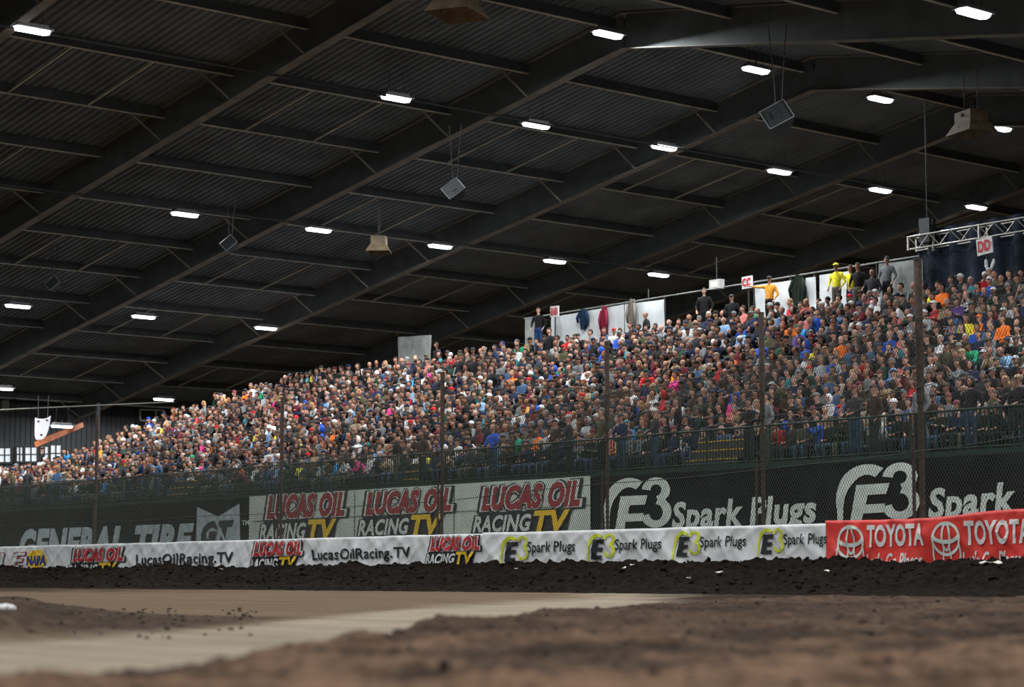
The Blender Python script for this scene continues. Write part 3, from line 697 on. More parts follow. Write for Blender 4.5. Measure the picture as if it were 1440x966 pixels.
POSTS = [(1290, 366, 0.085), (1070, 441, 0.065), (853, 482, 0.062), (622, 525, 0.06), (397, 560, 0.06), (137, 585, 0.06), (-40, 600, 0.06)]
for x, yt, r in POSTS:
    P = atY(x, yt, YF+0.12); b = MB(); b.tube([(P[0], P[1], 0.9), (P[0]+0.005, P[1], 4.0), (P[0]+0.006, P[1], 4.02), (P[0]+0.01, P[1], P[2])], [r*0.72, r*0.72, r, r], 10); b.tube([(P[0], P[1], P[2]), (P[0], P[1], P[2]+0.03)], r*1.15, 10)
    b.tube([(P[0]-0.28, P[1]+0.05, 0.9), (P[0]-0.26, P[1]+0.05, 1.5+0.55*(P[2]-1.5)*0.6)], r*0.45, 8)
    b.build('post', M_RUST, fence)
for k, (za, zb_) in enumerate(((0.35, 0.35), (0.99, 0.99), (0.66, 0.66))):
    pts = []
    for X in XS: pts.append((X, YF-0.01, 1.5+(mt(X)-1.5)*za+0.02*math.sin(X*0.7)))
    b = MB(); b.tube(pts, 0.010, 5); b.build('tension_cable', M_WIRE, fence)

# ------------------------------------------------------------------ backdrop on the top walkway
YB = YT+1.45
def tarp(x0, x1, yt0, yt1, zbot, m_, label, Y=YB, wob=0.05):
    A = atY(x0, yt0, Y); B = atY(x1, yt1, Y)
    o = cloth('tarp', A[0], B[0], lambda X: A[2]+(B[2]-A[2])*(X-A[0])/(B[0]-A[0]), lambda X: zbot, lambda X, z: Y+wob*nz(X, z, 1.3, 71), m_, 24, 8)
    tag(o, label, 'tarp'); return o
tarp(776, 878, 446, 428, ZT-0.3, M_TARP, 'bright white tarp hung behind the crowd beside the BB sign')
tarp(879, 934, 428, 421, ZT-0.3, M_TARP, 'white tarp right of the hanging red garment, creased at the corner', YB+0.03)
tarp(738, 756, 449, 447, ZT-0.3, M_GTARP, 'narrow grey tarp left of the man in black')
tarp(560, 606, 474, 471, ZT-0.3, M_GTARP, 'dim grey tarp behind the crowd, left of the last rafter end')
tarp(1062, 1113, 401, 394, ZT-0.3, M_TARP, 'white tarp right of the CC sign behind the orange shirt')
tarp(1133, 1147, 391, 389, ZT-0.3, M_TARP, 'narrow white tarp right of the hanging dark backpack')
tarp(1152, 1196, 387, 381, ZT-0.3, M_TARP, 'white tarp behind the two yellow jackets')
tarp(1236, 1297, 371, 364, ZT-0.3, M_GTARP, 'grey tarp at the top end by the tall fence post')
o = cloth('drape', XW(1297, YB+0.5), XR+4, lambda X: 11.75, lambda X: ZT-1.2, lambda X, z: YB+0.5+0.07*math.sin(X*7)+0.03*nz(X, z, 0.7, 75), M_DRAPE, 260, 6); tag(o, 'tall dark blue pleated drape behind the top seats, right', 'drape')
br = thing('backdrop_railing', 'dark pipe railing holding the tarps behind the top row', 'railing')
a = MB(); a.tube([(XW(735, YB), YB+0.1, ZT+1.72), (XW(1297, YB), YB+0.1, ZT+1.72)], 0.03, 6); a.build('top_rail', M_GTARP, br)
for x in (756, 775, 844, 879, 911, 934, 1061, 1113, 1147, 1196, 1236, 1297):
    P = XW(x, YB); a = MB(); a.tube([(P, YB+0.1, ZT), (P, YB+0.1, ZT+(2.1 if x in (911,) else 1.78))], 0.028, 6); a.build('upright', M_CABLE, br)
# truss with clamp lights
tr = thing('lighting_truss', 'silver box truss above the dark blue drape', 'truss')
A = atY(1283, 334, YB+0.3); zt = A[2]; ends = (A[0], XR+3); hh = 0.42
for dy in (0, 0.4):
    for dz in (0, -hh):
        a = MB(); a.tube([(ends[0], YB+0.1+dy, zt+dz), (ends[1], YB+0.1+dy, zt+dz)], 0.028, 6); a.build('chord', M_TRUSS, tr)
X = ends[0]; i = 0
while X < ends[1]-0.45:
    z0, z1 = (0, -hh) if i % 2 == 0 else (-hh, 0)
    for dy in (0, 0.4): a = MB(); a.tube([(X, YB+0.1+dy, zt+z0), (X+0.45, YB+0.1+dy, zt+z1)], 0.016, 5); a.build('diagonal', M_TRUSS, tr)
    X += 0.45; i += 1
for X in np.arange(ends[0], ends[1], 3.0):
    a = MB()
    a.bar((X, YB+0.1, zt+0.03), (X, YB+0.1, zt-hh-0.03), 0.07, 0.07); a.bar((X, YB+0.5, zt+0.03), (X, YB+0.5, zt-hh-0.03), 0.07, 0.07); a.bar((X, YB+0.1, zt), (X, YB+0.5, zt), 0.05, 0.05); a.build('end_frame', M_TRUSS, tr)
def hoist(x, y, lb):
    P = atY(x, y, YB+0.3); t = thing('chain_hoist', lb, 'hoist', (P[0], P[1], P[2]))
    a = MB(); a.box(-0.22, 0.22, -0.15, 0.15, -0.45, 0.35); a.box(-0.3, 0.3, -0.08, 0.08, 0.1, 0.3); a.build('body', M_SPK, t)
    a = MB(); a.tube([(0, 0, 0.35), (0, 0, 4.2)], 0.02, 5); a.build('chain', M_CABLE, t)
    a = MB(); a.tube([(0.25, 0, -0.2), (0.25, 0, -0.75)], 0.05, 6); a.build('hook', M_TRUSS, t)
hoist(1304, 322, 'black chain hoist at the left end of the lighting truss')

# section signs
def section_sign(word, x, y, w_, Y, tilt, label):
    P = atY(x, y, Y); t = thing('section_sign', label, 'sign', (P[0], P[1], P[2])); t.rotation_euler = (0, tilt, 0)
    sz = w_*float((P-CAM)@Fv)/3000/math.cos(math.radians(36.9)); sz = sz/2; hz = sz*0.82
    onebox('panel', M_SIGN, t, -sz, sz, -0.02, 0.02, -hz, hz)
    v, f = text_fit(word, (-sz*0.82, sz*0.82, -hz*0.66, hz*0.7), 0.1, 0.04)
    lay('lettering', [tuple(q) for q in v], f, mat('sign_red', (0.55, 0.01, 0.03), 0.5), t, lambda X, z: -0.02, 1)
    a = MB(); a.tube([(0, 0.04, -hz), (0, 0.04, -hz-(P[2]-ZT-hz-0.02))], 0.03, 6); a.build('pole', M_CABLE, t)
section_sign('BB', 780, 438, 15, YB-0.25, 0.03, 'white sign reading BB in red beside the standing man')
section_sign('CC', 1051, 397, 17, YB-0.25, -0.02, 'white sign reading CC in red left of the orange shirt')
section_sign('DD', 1385, 346, 23, YB-0.4, -0.08, 'white sign reading DD in red before the dark blue drape')
# things hung on the backdrop rail
def garment(x, y, w_, h_, col, label, name='hanging_jacket'):
    P = atY(x, y, YB-0.10); b = MB(); sd = x*0.37; nu_, nv_ = 14, 12; vs = []
    for side in (-1, 1):
        for q in range(nv_+1):
            t = q/nv_; ww = w_*(0.30+0.75*min(t*3, 1)-0.35*t)*(1+0.18*noise.noise(Vector((t*3, sd, 0)))); zb_ = 0.12*h_*math.sin(sd*5)
            for p in range(nu_+1):
                k = p/nu_-0.5; vs.append((k*ww+0.06*w_*noise.noise(Vector((t*2.5, sd, 5))), side*(0.03+0.05*math.cos(k*math.pi))+0.035*math.sin(k*19+sd+t*2), 0.04-t*h_*(1+0.16*math.sin(k*7+sd))))
    n = (nu_+1)*(nv_+1); fs = [(q*(nu_+1)+p, (q+1)*(nu_+1)+p, (q+1)*(nu_+1)+p+1, q*(nu_+1)+p+1) for q in range(nv_) for p in range(nu_)]
    b.add(vs, fs+[tuple(k+n for k in f)[::-1] for f in fs])
    for sg in (-1, 1): b.tube([(sg*w_*0.34, -0.05, -0.10*h_), (sg*w_*0.52, -0.08, -0.4*h_), (sg*w_*(0.40+0.1*math.sin(sd)), -0.06, -(0.72+0.1*sg*math.sin(sd))*h_)], [0.05, 0.065, 0.04], 7)
    o = b.build(name, M_CLOTH, smooth=True); o.location = (P[0], P[1], P[2]); o.color = (*col, 1); tag(o, label, 'clothing')
garment(821, 436, 0.62, 0.75, (0.012, 0.03, 0.07), 'dark blue jacket hung over the rail on the white tarp')
garment(850, 432, 0.40, 1.25, (0.20, 0.015, 0.035), 'dark red garment hanging on the white tarp')
garment(889, 422, 0.45, 1.35, (0.16, 0.14, 0.12), 'grey brown coat hanging at the rail corner')
garment(1123, 388, 0.70, 1.15, (0.012, 0.02, 0.014), 'dark green backpack hung on the rail right of CC', 'hanging_backpack')
# small beige box lamp left of CC
P = atY(1008, 400, YB); t = thing('flood_light', 'small beige floodlight under the roof left of the CC sign', 'light', (P[0], P[1], P[2]))
onebox('housing', M_FRAMEW, t, -0.28, 0.28, -0.12, 0.12, -0.17, 0.17); onebox('lens', mat('flood_lens', (0.8, 0.75, 0.6), 0.4, emit=(1, 0.85, 0.6), estr=0.9), t, -0.16, 0.16, -0.135, -0.12, -0.09, 0.07)
a = MB(); a.tube([(0, 0, 0.17), (0, 0, 1.0)], 0.02, 5); a.build('bracket', M_CABLE, t)

# ------------------------------------------------------------------ hanging speakers and heaters
def speaker(x, y, D, s, tilt, label):
    P = atD(x, y, D); t = thing('hanging_speaker', label, 'speaker', (P[0], P[1], P[2]), math.radians(30))
    b = MB(); fr = [(-0.5, -0.5), (0.5, -0.5), (0.5, 0.5), (-0.5, 0.5)]; bk_ = [(-0.32, -0.3), (0.32, -0.3), (0.32, 0.3), (-0.32, 0.3)]
    c, sn = math.cos(tilt), math.sin(tilt)
    def T(x_, y_, z_): # pitch the box forward and roll to the seen diamond
        x2, z2 = x_*c-z_*sn, x_*sn+z_*c; p2 = math.radians(28); return (x2*s, (y_*math.cos(p2)+z2*math.sin(p2))*s, (z2*math.cos(p2)-y_*math.sin(p2))*s)
    vs = [T(a_, -0.3, b2) for a_, b2 in fr]+[T(a_, 0.35, b2) for a_, b2 in bk_]
    b.add(vs, [(0, 1, 2, 3), (7, 6, 5, 4)]+[(i, i+4, (i+1)%4+4, (i+1)%4) for i in range(4)]); b.build('cabinet', M_SPK, t)
    g = MB(); g.add([T(a_*0.86, -0.32, b2*0.86) for a_, b2 in fr], [(0, 1, 2, 3)]); g.add([T(a_*0.30, -0.36, b2*0.4) for a_, b2 in fr]+[T(a_*0.8, -0.33, b2*0.3+0.1) for a_, b2 in fr], [(0, 1, 2, 3), (4, 5, 6, 7)]); g.build('grille', M_SPKG, t)
    e = MB()
    for i in range(4):
        a_, b2 = fr[i], fr[(i+1)%4]; e.tube([T(a_[0], -0.31, a_[1]), T(b2[0], -0.31, b2[1])], 0.018*s+0.006, 5)
    e.build('edge_trim', M_HOUS, t)
    hgt = 3.6*s
    for dx in (-0.35, 0.35):
        k = MB(); k.tube([(dx*0.35*s, 0, 0.55*s), (dx*0.5*s, 0, 1.6*s), (dx*s, 0, hgt)], 0.014, 5); k.build('cable', M_SPKG, t)
    k = MB(); k.tube([(-0.45*s, 0, 0.1*s), (-0.2*s, 0, 0.6*s), (0.2*s, 0, 0.6*s), (0.45*s, 0, 0.1*s)], 0.025*s, 6); k.build('yoke', M_HOUS, t)
speaker(640, 270, 62, 0.56, 0.75, 'grey hanging speaker on long cables, centre of the roof')
speaker(1095, 168, 56, 0.72, 0.55, 'large black hanging speaker cluster, right of centre')
speaker(324, 345, 78, 0.52, 0.85, 'dim small hanging speaker in front of the second rafter')
speaker(76, 401, 86, 0.52, 0.8, 'leftmost dim hanging speaker')
def heater(x, y, D, wpx, yaw, label):
    P = atD(x, y, D); s = wpx*D/3000; t = thing('heater_hood', label, 'heater', (P[0], P[1], P[2]), yaw)
    b = MB(); b.box(-0.34*s, 0.34*s, -0.26*s, 0.26*s, 0.02*s, 0.30*s); b.build('body', M_HEAT, t)
    b = MB(); tp = [(-0.36, -0.27), (0.36, -0.27), (0.36, 0.27), (-0.36, 0.27)]; bt = [(-0.52, -0.42), (0.52, -0.42), (0.52, 0.42), (-0.52, 0.42)]
    b.add([(x_*s, y_*s, 0.02*s) for x_, y_ in tp]+[(x_*s, y_*s, -0.26*s) for x_, y_ in bt], [(0, 1, 5, 4), (1, 2, 6, 5), (2, 3, 7, 6), (3, 0, 4, 7)]); b.build('hood', M_HEAT, t)
    b = MB(); b.ell((0.0, -0.27*s, 0.2*s), (0.05*s,)*3, 8, 5); b.ell((-0.1*s, -0.3*s, -0.1*s), (0.045*s,)*3, 8, 5); b.build('knob', M_ALU, t)
    for dx in (-0.28, 0.28): k = MB(); k.tube([(dx*s, 0, 0.3*s), (dx*s, 0, 1.3*s)], 0.012, 5); k.build('hanger', M_CABLE, t)
heater(533, 345, 78, 40, math.radians(-40), 'small tan heater hood hanging between two roof lamps')
heater(643, 2, 45, 80, math.radians(-60), 'tan heater hood cut off by the top edge')
heater(1366, 174, 62, 58, math.radians(-15), 'dim brown heater hood near the right edge')

# ------------------------------------------------------------------ far left end
P = atD(18, 660, 112); col = MB(); col.bar((P[0], P[1], -0.6), (P[0], P[1], 10.3), 0.17, 0.17); tag(col.build('steel_column', M_BEAM), 'grey steel column near the left edge', 'column')
wins = [(-4, 15, 629, 651), (21, 32, 628, 650), (33, 52, 628, 650), (55, 68, 627, 650), (69, 86, 625, 650)]
def plane_hit(x, y, q, n):
    r = ray(x, y); return CAM + r*(float(n@(q-CAM))/float(n@r))
for i, (x0, x1, y0, y1) in enumerate(wins):
    q0 = e0-Bh*0.12
    cs = [plane_hit(x, y, q0, Bh) for x, y in ((x0, y1), (x1, y1), (x1, y0), (x0, y0))]
    b = MB(); b.add(cs, [(0, 1, 2, 3)]); b.add([c-Bh*0.06 for c in cs], [], 1)
    wi = b.build('window_%d' % (i+1), M_DAY); tag(wi, 'bright daylit window pane in the end wall', kind='structure')
    fr = MB()
    for a_, c_ in ((0, 1), (1, 2), (2, 3), (3, 0)): fr.bar(cs[a_]-Bh*0.08, cs[c_]-Bh*0.08, 0.10, 0.10)
    fr.bar((cs[0]+cs[1])/2-Bh*0.08, (cs[2]+cs[3])/2-Bh*0.08, 0.06, 0.06); fr.bar((cs[0]+cs[3])/2-Bh*0.08, (cs[1]+cs[2])/2-Bh*0.08, 0.06, 0.06)
    fr.build('window_frame', M_CABLE, wi)
q0 = e0-Bh*1.0
cs = [plane_hit(x, y, q0, Bh) for x, y in ((197, 591), (231, 593), (231, 577), (197, 576))]
fr = thing('backboard', 'thin white rectangular frame on the end wall above the crowd', 'frame')
for a_, c_ in ((0, 1), (1, 2), (2, 3), (3, 0)): b = MB(); b.bar(cs[a_], cs[c_], 0.07, 0.07); b.build('frame_bar', M_FRAMEW, fr)
b = MB(); b.bar(cs[0]*0.35+cs[1]*0.65, cs[3]*0.35+cs[2]*0.65, 0.07, 0.07); b.build('frame_bar', M_FRAMEW, fr)
P = atD(4, 571, 110); t = thing('wall_box', 'pale box on the end wall cut by the left edge', 'box', (P[0], P[1], P[2])); onebox('case', mat('cream_case', (0.16, 0.16, 0.12), 0.6), t, -0.5, 0.35, -0.2, 0.2, -0.28, 0.28); onebox('cover', mat('cream_cover', (0.12, 0.12, 0.095), 0.6), t, -0.45, 0.30, -0.23, -0.2, -0.23, 0.23)
# plaque
P = atD(60, 602, 100); s = 100/3000
t = thing('hanging_plaque', 'white shield shaped plaque with three dark squares hung on cables', 'plaque', (P[0], P[1], P[2])); t.rotation_euler = (0, 0, VA-math.pi/2)
out = [(-11, 15), (-6, 13.4), (0, 13.0), (6, 14.2), (11, 17.5), (10, 7), (8, -3), (5, -11), (1, -15.5), (-4, -16.5), (-9, -16.2), (-10.5, -12), (-11.2, 0)]
b = MB(); b.prism([(x*s, z*s) for x, z in out], -0.03, 0.03); b.build('board', mat('plaque_white', (0.78, 0.76, 0.80), 0.4), t)
for x, z in ((-6, 9.5), (6, 11), (-1.5, -9.5)): onebox('dark_square', M_INKB, t, (x-1.4)*s, (x+1.4)*s, -0.045, -0.03, (z-1.2)*s, (z+1.2)*s)
for x in (-6.5, 6.5): b = MB(); b.tube([(x*s, 0, 12*s), (x*s*1.1, 0, 46*s)], 0.018, 5); b.build('cable', M_SPKG, t)
A = atD(50, 625, 104.5); B = atD(116, 597, 108); b = MB(); b.bar(A, B, 0.26, 0.10, side=Uv); tag(b.build('orange_beam', M_ORANGE), 'slanting orange beam behind the white plaque', 'beam')
A = atD(-20, 577, 100); B = atD(245, 565, 104); b = MB(); b.tube([A, B], 0.03, 5); tag(b.build('overhead_pipe', M_FLANGE), 'thin pipe crossing the end wall above the plaque', 'pipe')
P = atD(137, 612, 108); col = MB(); col.bar((P[0], P[1], -0.6), (P[0], P[1], 9.2), 0.16, 0.16); tag(col.build('steel_column', M_BEAM), 'dim steel column right of the orange beam', 'column')

# ------------------------------------------------------------------ people
def remesh(mb, vox, ratio, name, mats):
    me = mb.mesh(name+'_t', mats[:1]); o = bpy.data.objects.new('t', me); C.objects.link(o)
    r = o.modifiers.new('r', 'REMESH'); r.mode = 'VOXEL'; r.voxel_size = vox
    sm = o.modifiers.new('s', 'SMOOTH'); sm.iterations = 2; sm.factor = 0.4
    d = o.modifiers.new('d', 'DECIMATE'); d.ratio = ratio
    dg = bpy.context.evaluated_depsgraph_get(); dg.update(); m2 = bpy.data.meshes.new_from_object(o.evaluated_get(dg)); bpy.data.objects.remove(o)
    v = [tuple(q.co) for q in m2.vertices]; f = [tuple(p.vertices) for p in m2.polygons]; bpy.data.meshes.remove(m2); bpy.data.meshes.remove(me)
    return v, f
V = lambda *a: np.array(a, float)
def pose(kind):
    P = dict(seat=True)
    if kind in ('stand', 'point', 'rail'):
        z0 = 0.92
        P.update(pel=V(0, 0, z0), wa=V(0, 0, z0+.18), ch=V(0, 0.0, z0+.40), nk=V(0, 0.01, z0+.57), hd=V(0, -0.02, z0+.745),
                 hip=[V(s*.09, 0, z0-.03) for s in (-1, 1)], kn=[V(s*.10, -.02, .50) for s in (-1, 1)], an=[V(s*.11, .02, .09) for s in (-1, 1)], sh=[V(s*.185, .01, z0+.50) for s in (-1, 1)])
        P['el'] = [V(s*.31, .04, z0+.22) for s in (-1, 1)]; P['hn'] = [V(s*.25, -.12, z0+.02) for s in (-1, 1)]
        if kind == 'point': P['el'][0] = V(-.44, -.06, z0+.50); P['hn'][0] = V(-.68, -.10, z0+.55)
        if kind == 'rail': P['el'] = [V(s*.28, -.08, z0+.25) for s in (-1, 1)]; P['hn'] = [V(s*.14, -.30, z0+.16) for s in (-1, 1)]
    else:
        lean = {'sit': 0, 'lean': .26, 'cross': .02, 'chin': .12, 'phone': .0, 'turn': .05}[kind]; z0 = .52
        P.update(pel=V(0, 0, z0), wa=V(0, -lean*.3+.02, z0+.17), ch=V(0, -lean*.75, z0+.36-lean*.12), nk=V(0, -lean*1.1, z0+.51-lean*.28), hd=V(0, -lean*1.35-.03, z0+.675-lean*.38),
                 hip=[V(s*.09, -.02, z0-.02) for s in (-1, 1)], kn=[V(s*.15, -.40, .50) for s in (-1, 1)], an=[V(s*.14, -.36, .09) for s in (-1, 1)])
        P['sh'] = [V(s*.185, -lean*.95, z0+.455-lean*.2) for s in (-1, 1)]
        if kind == 'sit': P['el'] = [V(s*.25, -.06, z0+.20) for s in (-1, 1)]; P['hn'] = [V(s*.07, -.28, z0+.13) for s in (-1, 1)]
        if kind == 'lean': P['el'] = [V(s*.20, -.34, z0+.13) for s in (-1, 1)]; P['hn'] = [V(s*.04, -.50, z0+.20) for s in (-1, 1)]
        if kind == 'cross': P['el'] = [V(s*.25, -.09, z0+.22) for s in (-1, 1)]; P['hn'] = [V(-s*.10, -.19-.03*s, z0+.28+.02*s) for s in (-1, 1)]
        if kind == 'chin': P['el'] = [V(-.19, -.30, z0+.15), V(.25, -.10, z0+.18)]; P['hn'] = [V(-.04, -.29, z0+.46), V(.06, -.32, z0+.13)]
        if kind == 'phone': P['el'] = [V(s*.22, -.18, z0+.26) for s in (-1, 1)]; P['hn'] = [V(s*.07, -.30, z0+.50) for s in (-1, 1)]
        if kind == 'turn': P['hd'] = P['hd']+V(.02, 0, 0); P['el'] = [V(-.27, -.02, z0+.20), V(.25, -.1, z0+.2)]; P['hn'] = [V(-.16, -.26, z0+.12), V(.10, -.30, z0+.12)]
    return P
def body_parts(P, fat=1.0):
    f = fat; t = MB()   # jacket
    t.tube([P['pel']+V(0,0,-.07), P['pel'], P['wa'], P['ch'], P['nk']+V(0,0,-.05), P['nk']+V(0,0,.015)], [(.12*f,.09*f), (.165*f,.125*f), (.15*f,.115*f), (.175*f,.12*f), (.115,.085), (.06,.06)], 12)
    for i in (0, 1):
        s = P['sh'][i]; e = P['el'][i]; h = P['hn'][i]; wr = e+(h-e)*.86
        t.tube([s*0.6+P['ch']*.4+V(0,0,.04), s, (s+e)/2, e, (e+wr)/2, wr], [.07, .072, .056*f, .050, .042, .036], 8)
    q = MB()            # trousers
    q.tube([P['pel']+V(0,0,.08), P['pel'], P['pel']+V(0,0,-.09)], [(.16*f,.12*f), (.18*f,.14*f), (.13,.11)], 12)
    for i in (0, 1): q.tube([P['hip'][i], (P['hip'][i]+P['kn'][i])/2, P['kn'][i], (P['kn'][i]+P['an'][i])/2, P['an'][i]], [.095*f, .088*f, .070, .062, .052], 8)
    b = MB()            # the body underneath
    b.tube([P['pel']+V(0,0,-.05), P['pel'], P['wa'], P['ch'], P['nk']+V(0,0,-.05), P['nk'], P['hd']+V(0,.015,-.05)], [(.09,.07), (.14*f,.10*f), (.13*f,.09*f), (.15*f,.10*f), (.10,.07), (.055,.058), (.05,.055)], 10)
    for i in (0, 1):
        s = P['sh'][i]; e = P['el'][i]; h = P['hn'][i]; b.tube([P['ch']*.5+s*.5, s, (s+e)/2, e, (e+h)/2, h], [.05, .05, .044, .038, .033, .026], 8)
        d = (h-e)/np.linalg.norm(h-e); b.tube([h-d*.01, h+d*.04, h+d*.085], [(.026,.022), (.040,.020), (.034,.016)], 8)
        b.tube([P['hip'][i], P['kn'][i], P['an'][i]], [.07, .05, .035], 8)
    c = P['hd']; b.ell(c+V(0,.005,.02), (.074, .094, .098), 12, 8); b.ell(c+V(0,-.028,-.045), (.054, .062, .066), 10, 6)
    return t, q, b
def face_bits(mb, P):
    c = P['hd']
    mb.add([c+V(-.013,-.084,-.02), c+V(.013,-.084,-.02), c+V(0,-.113,-.018), c+V(0,-.088,.028)], [(0,2,3), (2,1,3), (0,1,2)], 0)
    for s in (-1, 1):
        mb.ell(c+V(s*.076,.01,0), (.010,.018,.028), 6, 4, 0); mb.ell(c+V(s*.030,-.082,.022), (.012,.010,.008), 6, 4, 1)
    mb.ell(c+V(0,-.087,-.052), (.024,.008,.007), 6, 4, 2)
    for i in (0, 1):
        e, h = P['el'][i], P['hn'][i]; d = (h-e)/np.linalg.norm(h-e); sd = np.cross(d, V(0,0,1)); sd = sd/max(np.linalg.norm(sd), 1e-3); u = np.cross(sd, d)
        s_in = 1 if (V(0,0,0)-h)@sd > 0 else -1
        for k in range(4):
            b0 = h+d*.078+sd*(k-1.5)*.017; L = (.062, .072, .068, .052)[k]
            mb.tube([b0, b0+d*L*.55-u*.008, b0+d*L*.9-u*.03], [.0095, .0085, .006], 5, 0)
        b0 = h+d*.02+sd*s_in*.030; mb.tube([b0, b0+d*.03+sd*s_in*.018, b0+d*.06+sd*s_in*.016], [.012, .010, .007], 5, 0)
def set_mesh(name, v, f, mats, extra=None):
    mb = MB(); mb.add(v, f, 0)
    if extra is not None: mb.add(extra.v, [], 0); b = len(v); mb.f += [tuple(i+b for i in q) for q in extra.f]; mb.mi += extra.mi
    me = mb.mesh(name, mats); me.polygons.foreach_set('use_smooth', [True]*len(me.polygons)); return me
KINDS = ['sit', 'lean', 'cross', 'chin', 'phone', 'turn', 'stand', 'point', 'rail']
TPL = {}
for kd in KINDS:
    P = pose(kd); t, q, b = body_parts(P, 1.0)
    ext = MB(); face_bits(ext, P)
    sh = MB()
    for i in (0, 1): a = P['an'][i]; sh.tube([a+V(0,.06,-.045), a+V(0,-.02,-.035), a+V(0,-.12,-.055), a+V(0,-.17,-.065)], [(.035,.035), (.045,.05), (.045,.03), (.03,.02)], 8)
    jv, jf = remesh(t, .032, .16, 'j', [M_CLOTH]); tv, tf = remesh(q, .034, .14, 'q', [M_CLOTH]); bv, bf = remesh(b, .021, .12, 'b', [M_SKIN])
    d = dict(P=P); d['jacket'] = set_mesh('jacket', jv, jf, [M_CLOTH]); d['trousers'] = set_mesh('trousers', tv, tf, [M_CLOTH]); d['body'] = set_mesh('person', bv, bf, [M_SKIN, M_EYE, M_LIP], ext)
    d['shoes'] = sh.mesh('shoes', [M_CLOTH])
    # light versions for the mass of the crowd
    lo = {}
    lo['j'] = remesh(t, .045, .11, 'j', [M_CLOTH]); lo['t'] = remesh(q, .05, .10, 'q', [M_CLOTH])
    hm = MB(); c = P['hd']; hm.ell(c+V(0,-.004,-.005), (.078, .098, .112), 8, 6); hm.add([c+V(-.014,-.09,-.02), c+V(.014,-.09,-.02), c+V(0,-.118,-.015), c+V(0,-.09,.03)], [(0,2,3), (2,1,3), (0,1,2)])
    hm.tube([P['nk']+V(0,0,-.02), c+V(0,.01,-.07)], [.055, .05], 6)
    for i in (0, 1): hm.ell(P['hn'][i], (.04,.04,.035), 5, 4)
    lo['s'] = (hm.v, hm.f); d['lo'] = lo; TPL[kd] = d
# hair and hats, origin at the head centre
def hair_short(lo=False):
    b = MB(); n, m_ = (8, 5) if lo else (12, 8); vs = []; R = (.083, .104, .110)
    b.ell((0, .016, .030), R, n, m_)
    return b
def drop_front(b, keep):
    # remove cap faces that would cover the face
    f2 = [];
    for f in b.f:
        c = np.mean([b.v[i] for i in f], axis=0)
        if keep(c): f2.append(f)
    b.f = f2; b.mi = [0]*len(f2); return b
def mk_hair(kind, lo=False):
    if kind == 'short': return drop_front(hair_short(lo), lambda c: c[2] > .058 or (c[1] > .03 and c[2] > -.05))
    if kind == 'long':
        b = drop_front(hair_short(lo), lambda c: c[2] > .055 or c[1] > .01)
        b.tube([(0, .05, .0), (0, .075, -.10), (0, .08, -.24)], [(.09, .06), (.105, .05), (.07, .03)], 6 if lo else 10); return b
    if kind == 'cap':
        b = MB(); b.ell((0, .005, .045), (.086, .106, .085), 8 if lo else 12, 5 if lo else 8); b = drop_front(b, lambda c: c[2] > .035)
        b.add([(-.065, -.085, .052), (.065, -.085, .052), (.055, -.165, .040), (-.055, -.165, .040), (-.065, -.085, .060), (.065, -.085, .060), (.055, -.165, .048), (-.055, -.165, .048)], [(0,3,2,1), (4,5,6,7), (3,7,6,2), (0,4,7,3), (1,2,6,5)]); return b
    if kind == 'beanie':
        b = MB(); b.ell((0, .01, .045), (.090, .108, .105), 8 if lo else 12, 5 if lo else 8); return drop_front(b, lambda c: c[2] > .03)
    if kind == 'hood':
        b = MB(); b.ell((0, .025, .0), (.115, .125, .145), 8 if lo else 12, 6 if lo else 8); b = drop_front(b, lambda c: c[1] > -.045 or c[2] > .10); return b
    if kind == 'rim':   # bald crown, hair round the back
        return drop_front(hair_short(lo), lambda c: c[1] > .02 and -.05 < c[2] < .07)
HK = ['short', 'long', 'cap', 'beanie', 'hood', 'rim']
HAIR = {k: mk_hair(k).mesh({'short': 'hair', 'long': 'hair', 'rim': 'hair'}.get(k, k), [M_HAIR]) for k in HK}
for me in HAIR.values(): me.polygons.foreach_set('use_smooth', [True]*len(me.polygons))
HLO = {k: mk_hair(k, True) for k in HK}
PARTN = {'short': 'hair', 'long': 'hair', 'rim': 'hair', 'cap': 'cap', 'beanie': 'beanie', 'hood': 'hood'}
JC = {'black': (.012,.012,.013), 'charcoal': (.035,.036,.04), 'navy': (.012,.02,.055), 'dark brown': (.045,.026,.018), 'grey': (.16,.17,.175), 'light grey': (.36,.38,.39), 'white': (.66,.66,.66),
      'royal blue': (.02,.08,.42), 'light blue': (.22,.38,.58), 'sky blue': (.04,.30,.62), 'red': (.48,.02,.025), 'maroon': (.13,.015,.025), 'dark green': (.015,.055,.035), 'olive': (.07,.07,.035), 'green': (.02,.30,.14),
      'teal': (.03,.19,.22), 'orange': (.80,.17,.02), 'amber': (.75,.32,.04), 'yellow': (.75,.68,.04), 'hot pink': (.85,.06,.30), 'salmon': (.52,.16,.14), 'tan': (.32,.23,.14), 'beige': (.46,.38,.28), 'purple': (.09,.05,.20), 'denim': (.06,.11,.20)}
HC_ = {'brown': (.040,.022,.013), 'dark': (.012,.009,.008), 'grey': (.17,.16,.15), 'white': (.42,.40,.38), 'blond': (.30,.18,.08), 'red': (.22,.06,.02)}
SK = [(.40,.205,.14), (.47,.25,.175), (.34,.165,.11), (.50,.285,.205), (.26,.12,.075)]
JW = dict(zip(JC, [40, 20, 12, 12, 7, 3, 3.6, 1.5, 1.2, .5, 1.0, 4, 3.5, 5, .4, .7, .5, .3, .4, .25, .7, 3, 1.2, .5, 4])); JN = list(JW); JP = np.array([JW[k] for k in JN]); JP = JP/JP.sum()
CAPC = ['black', 'white', 'navy', 'red', 'tan', 'grey', 'navy', 'light grey', 'maroon', 'olive', 'white']
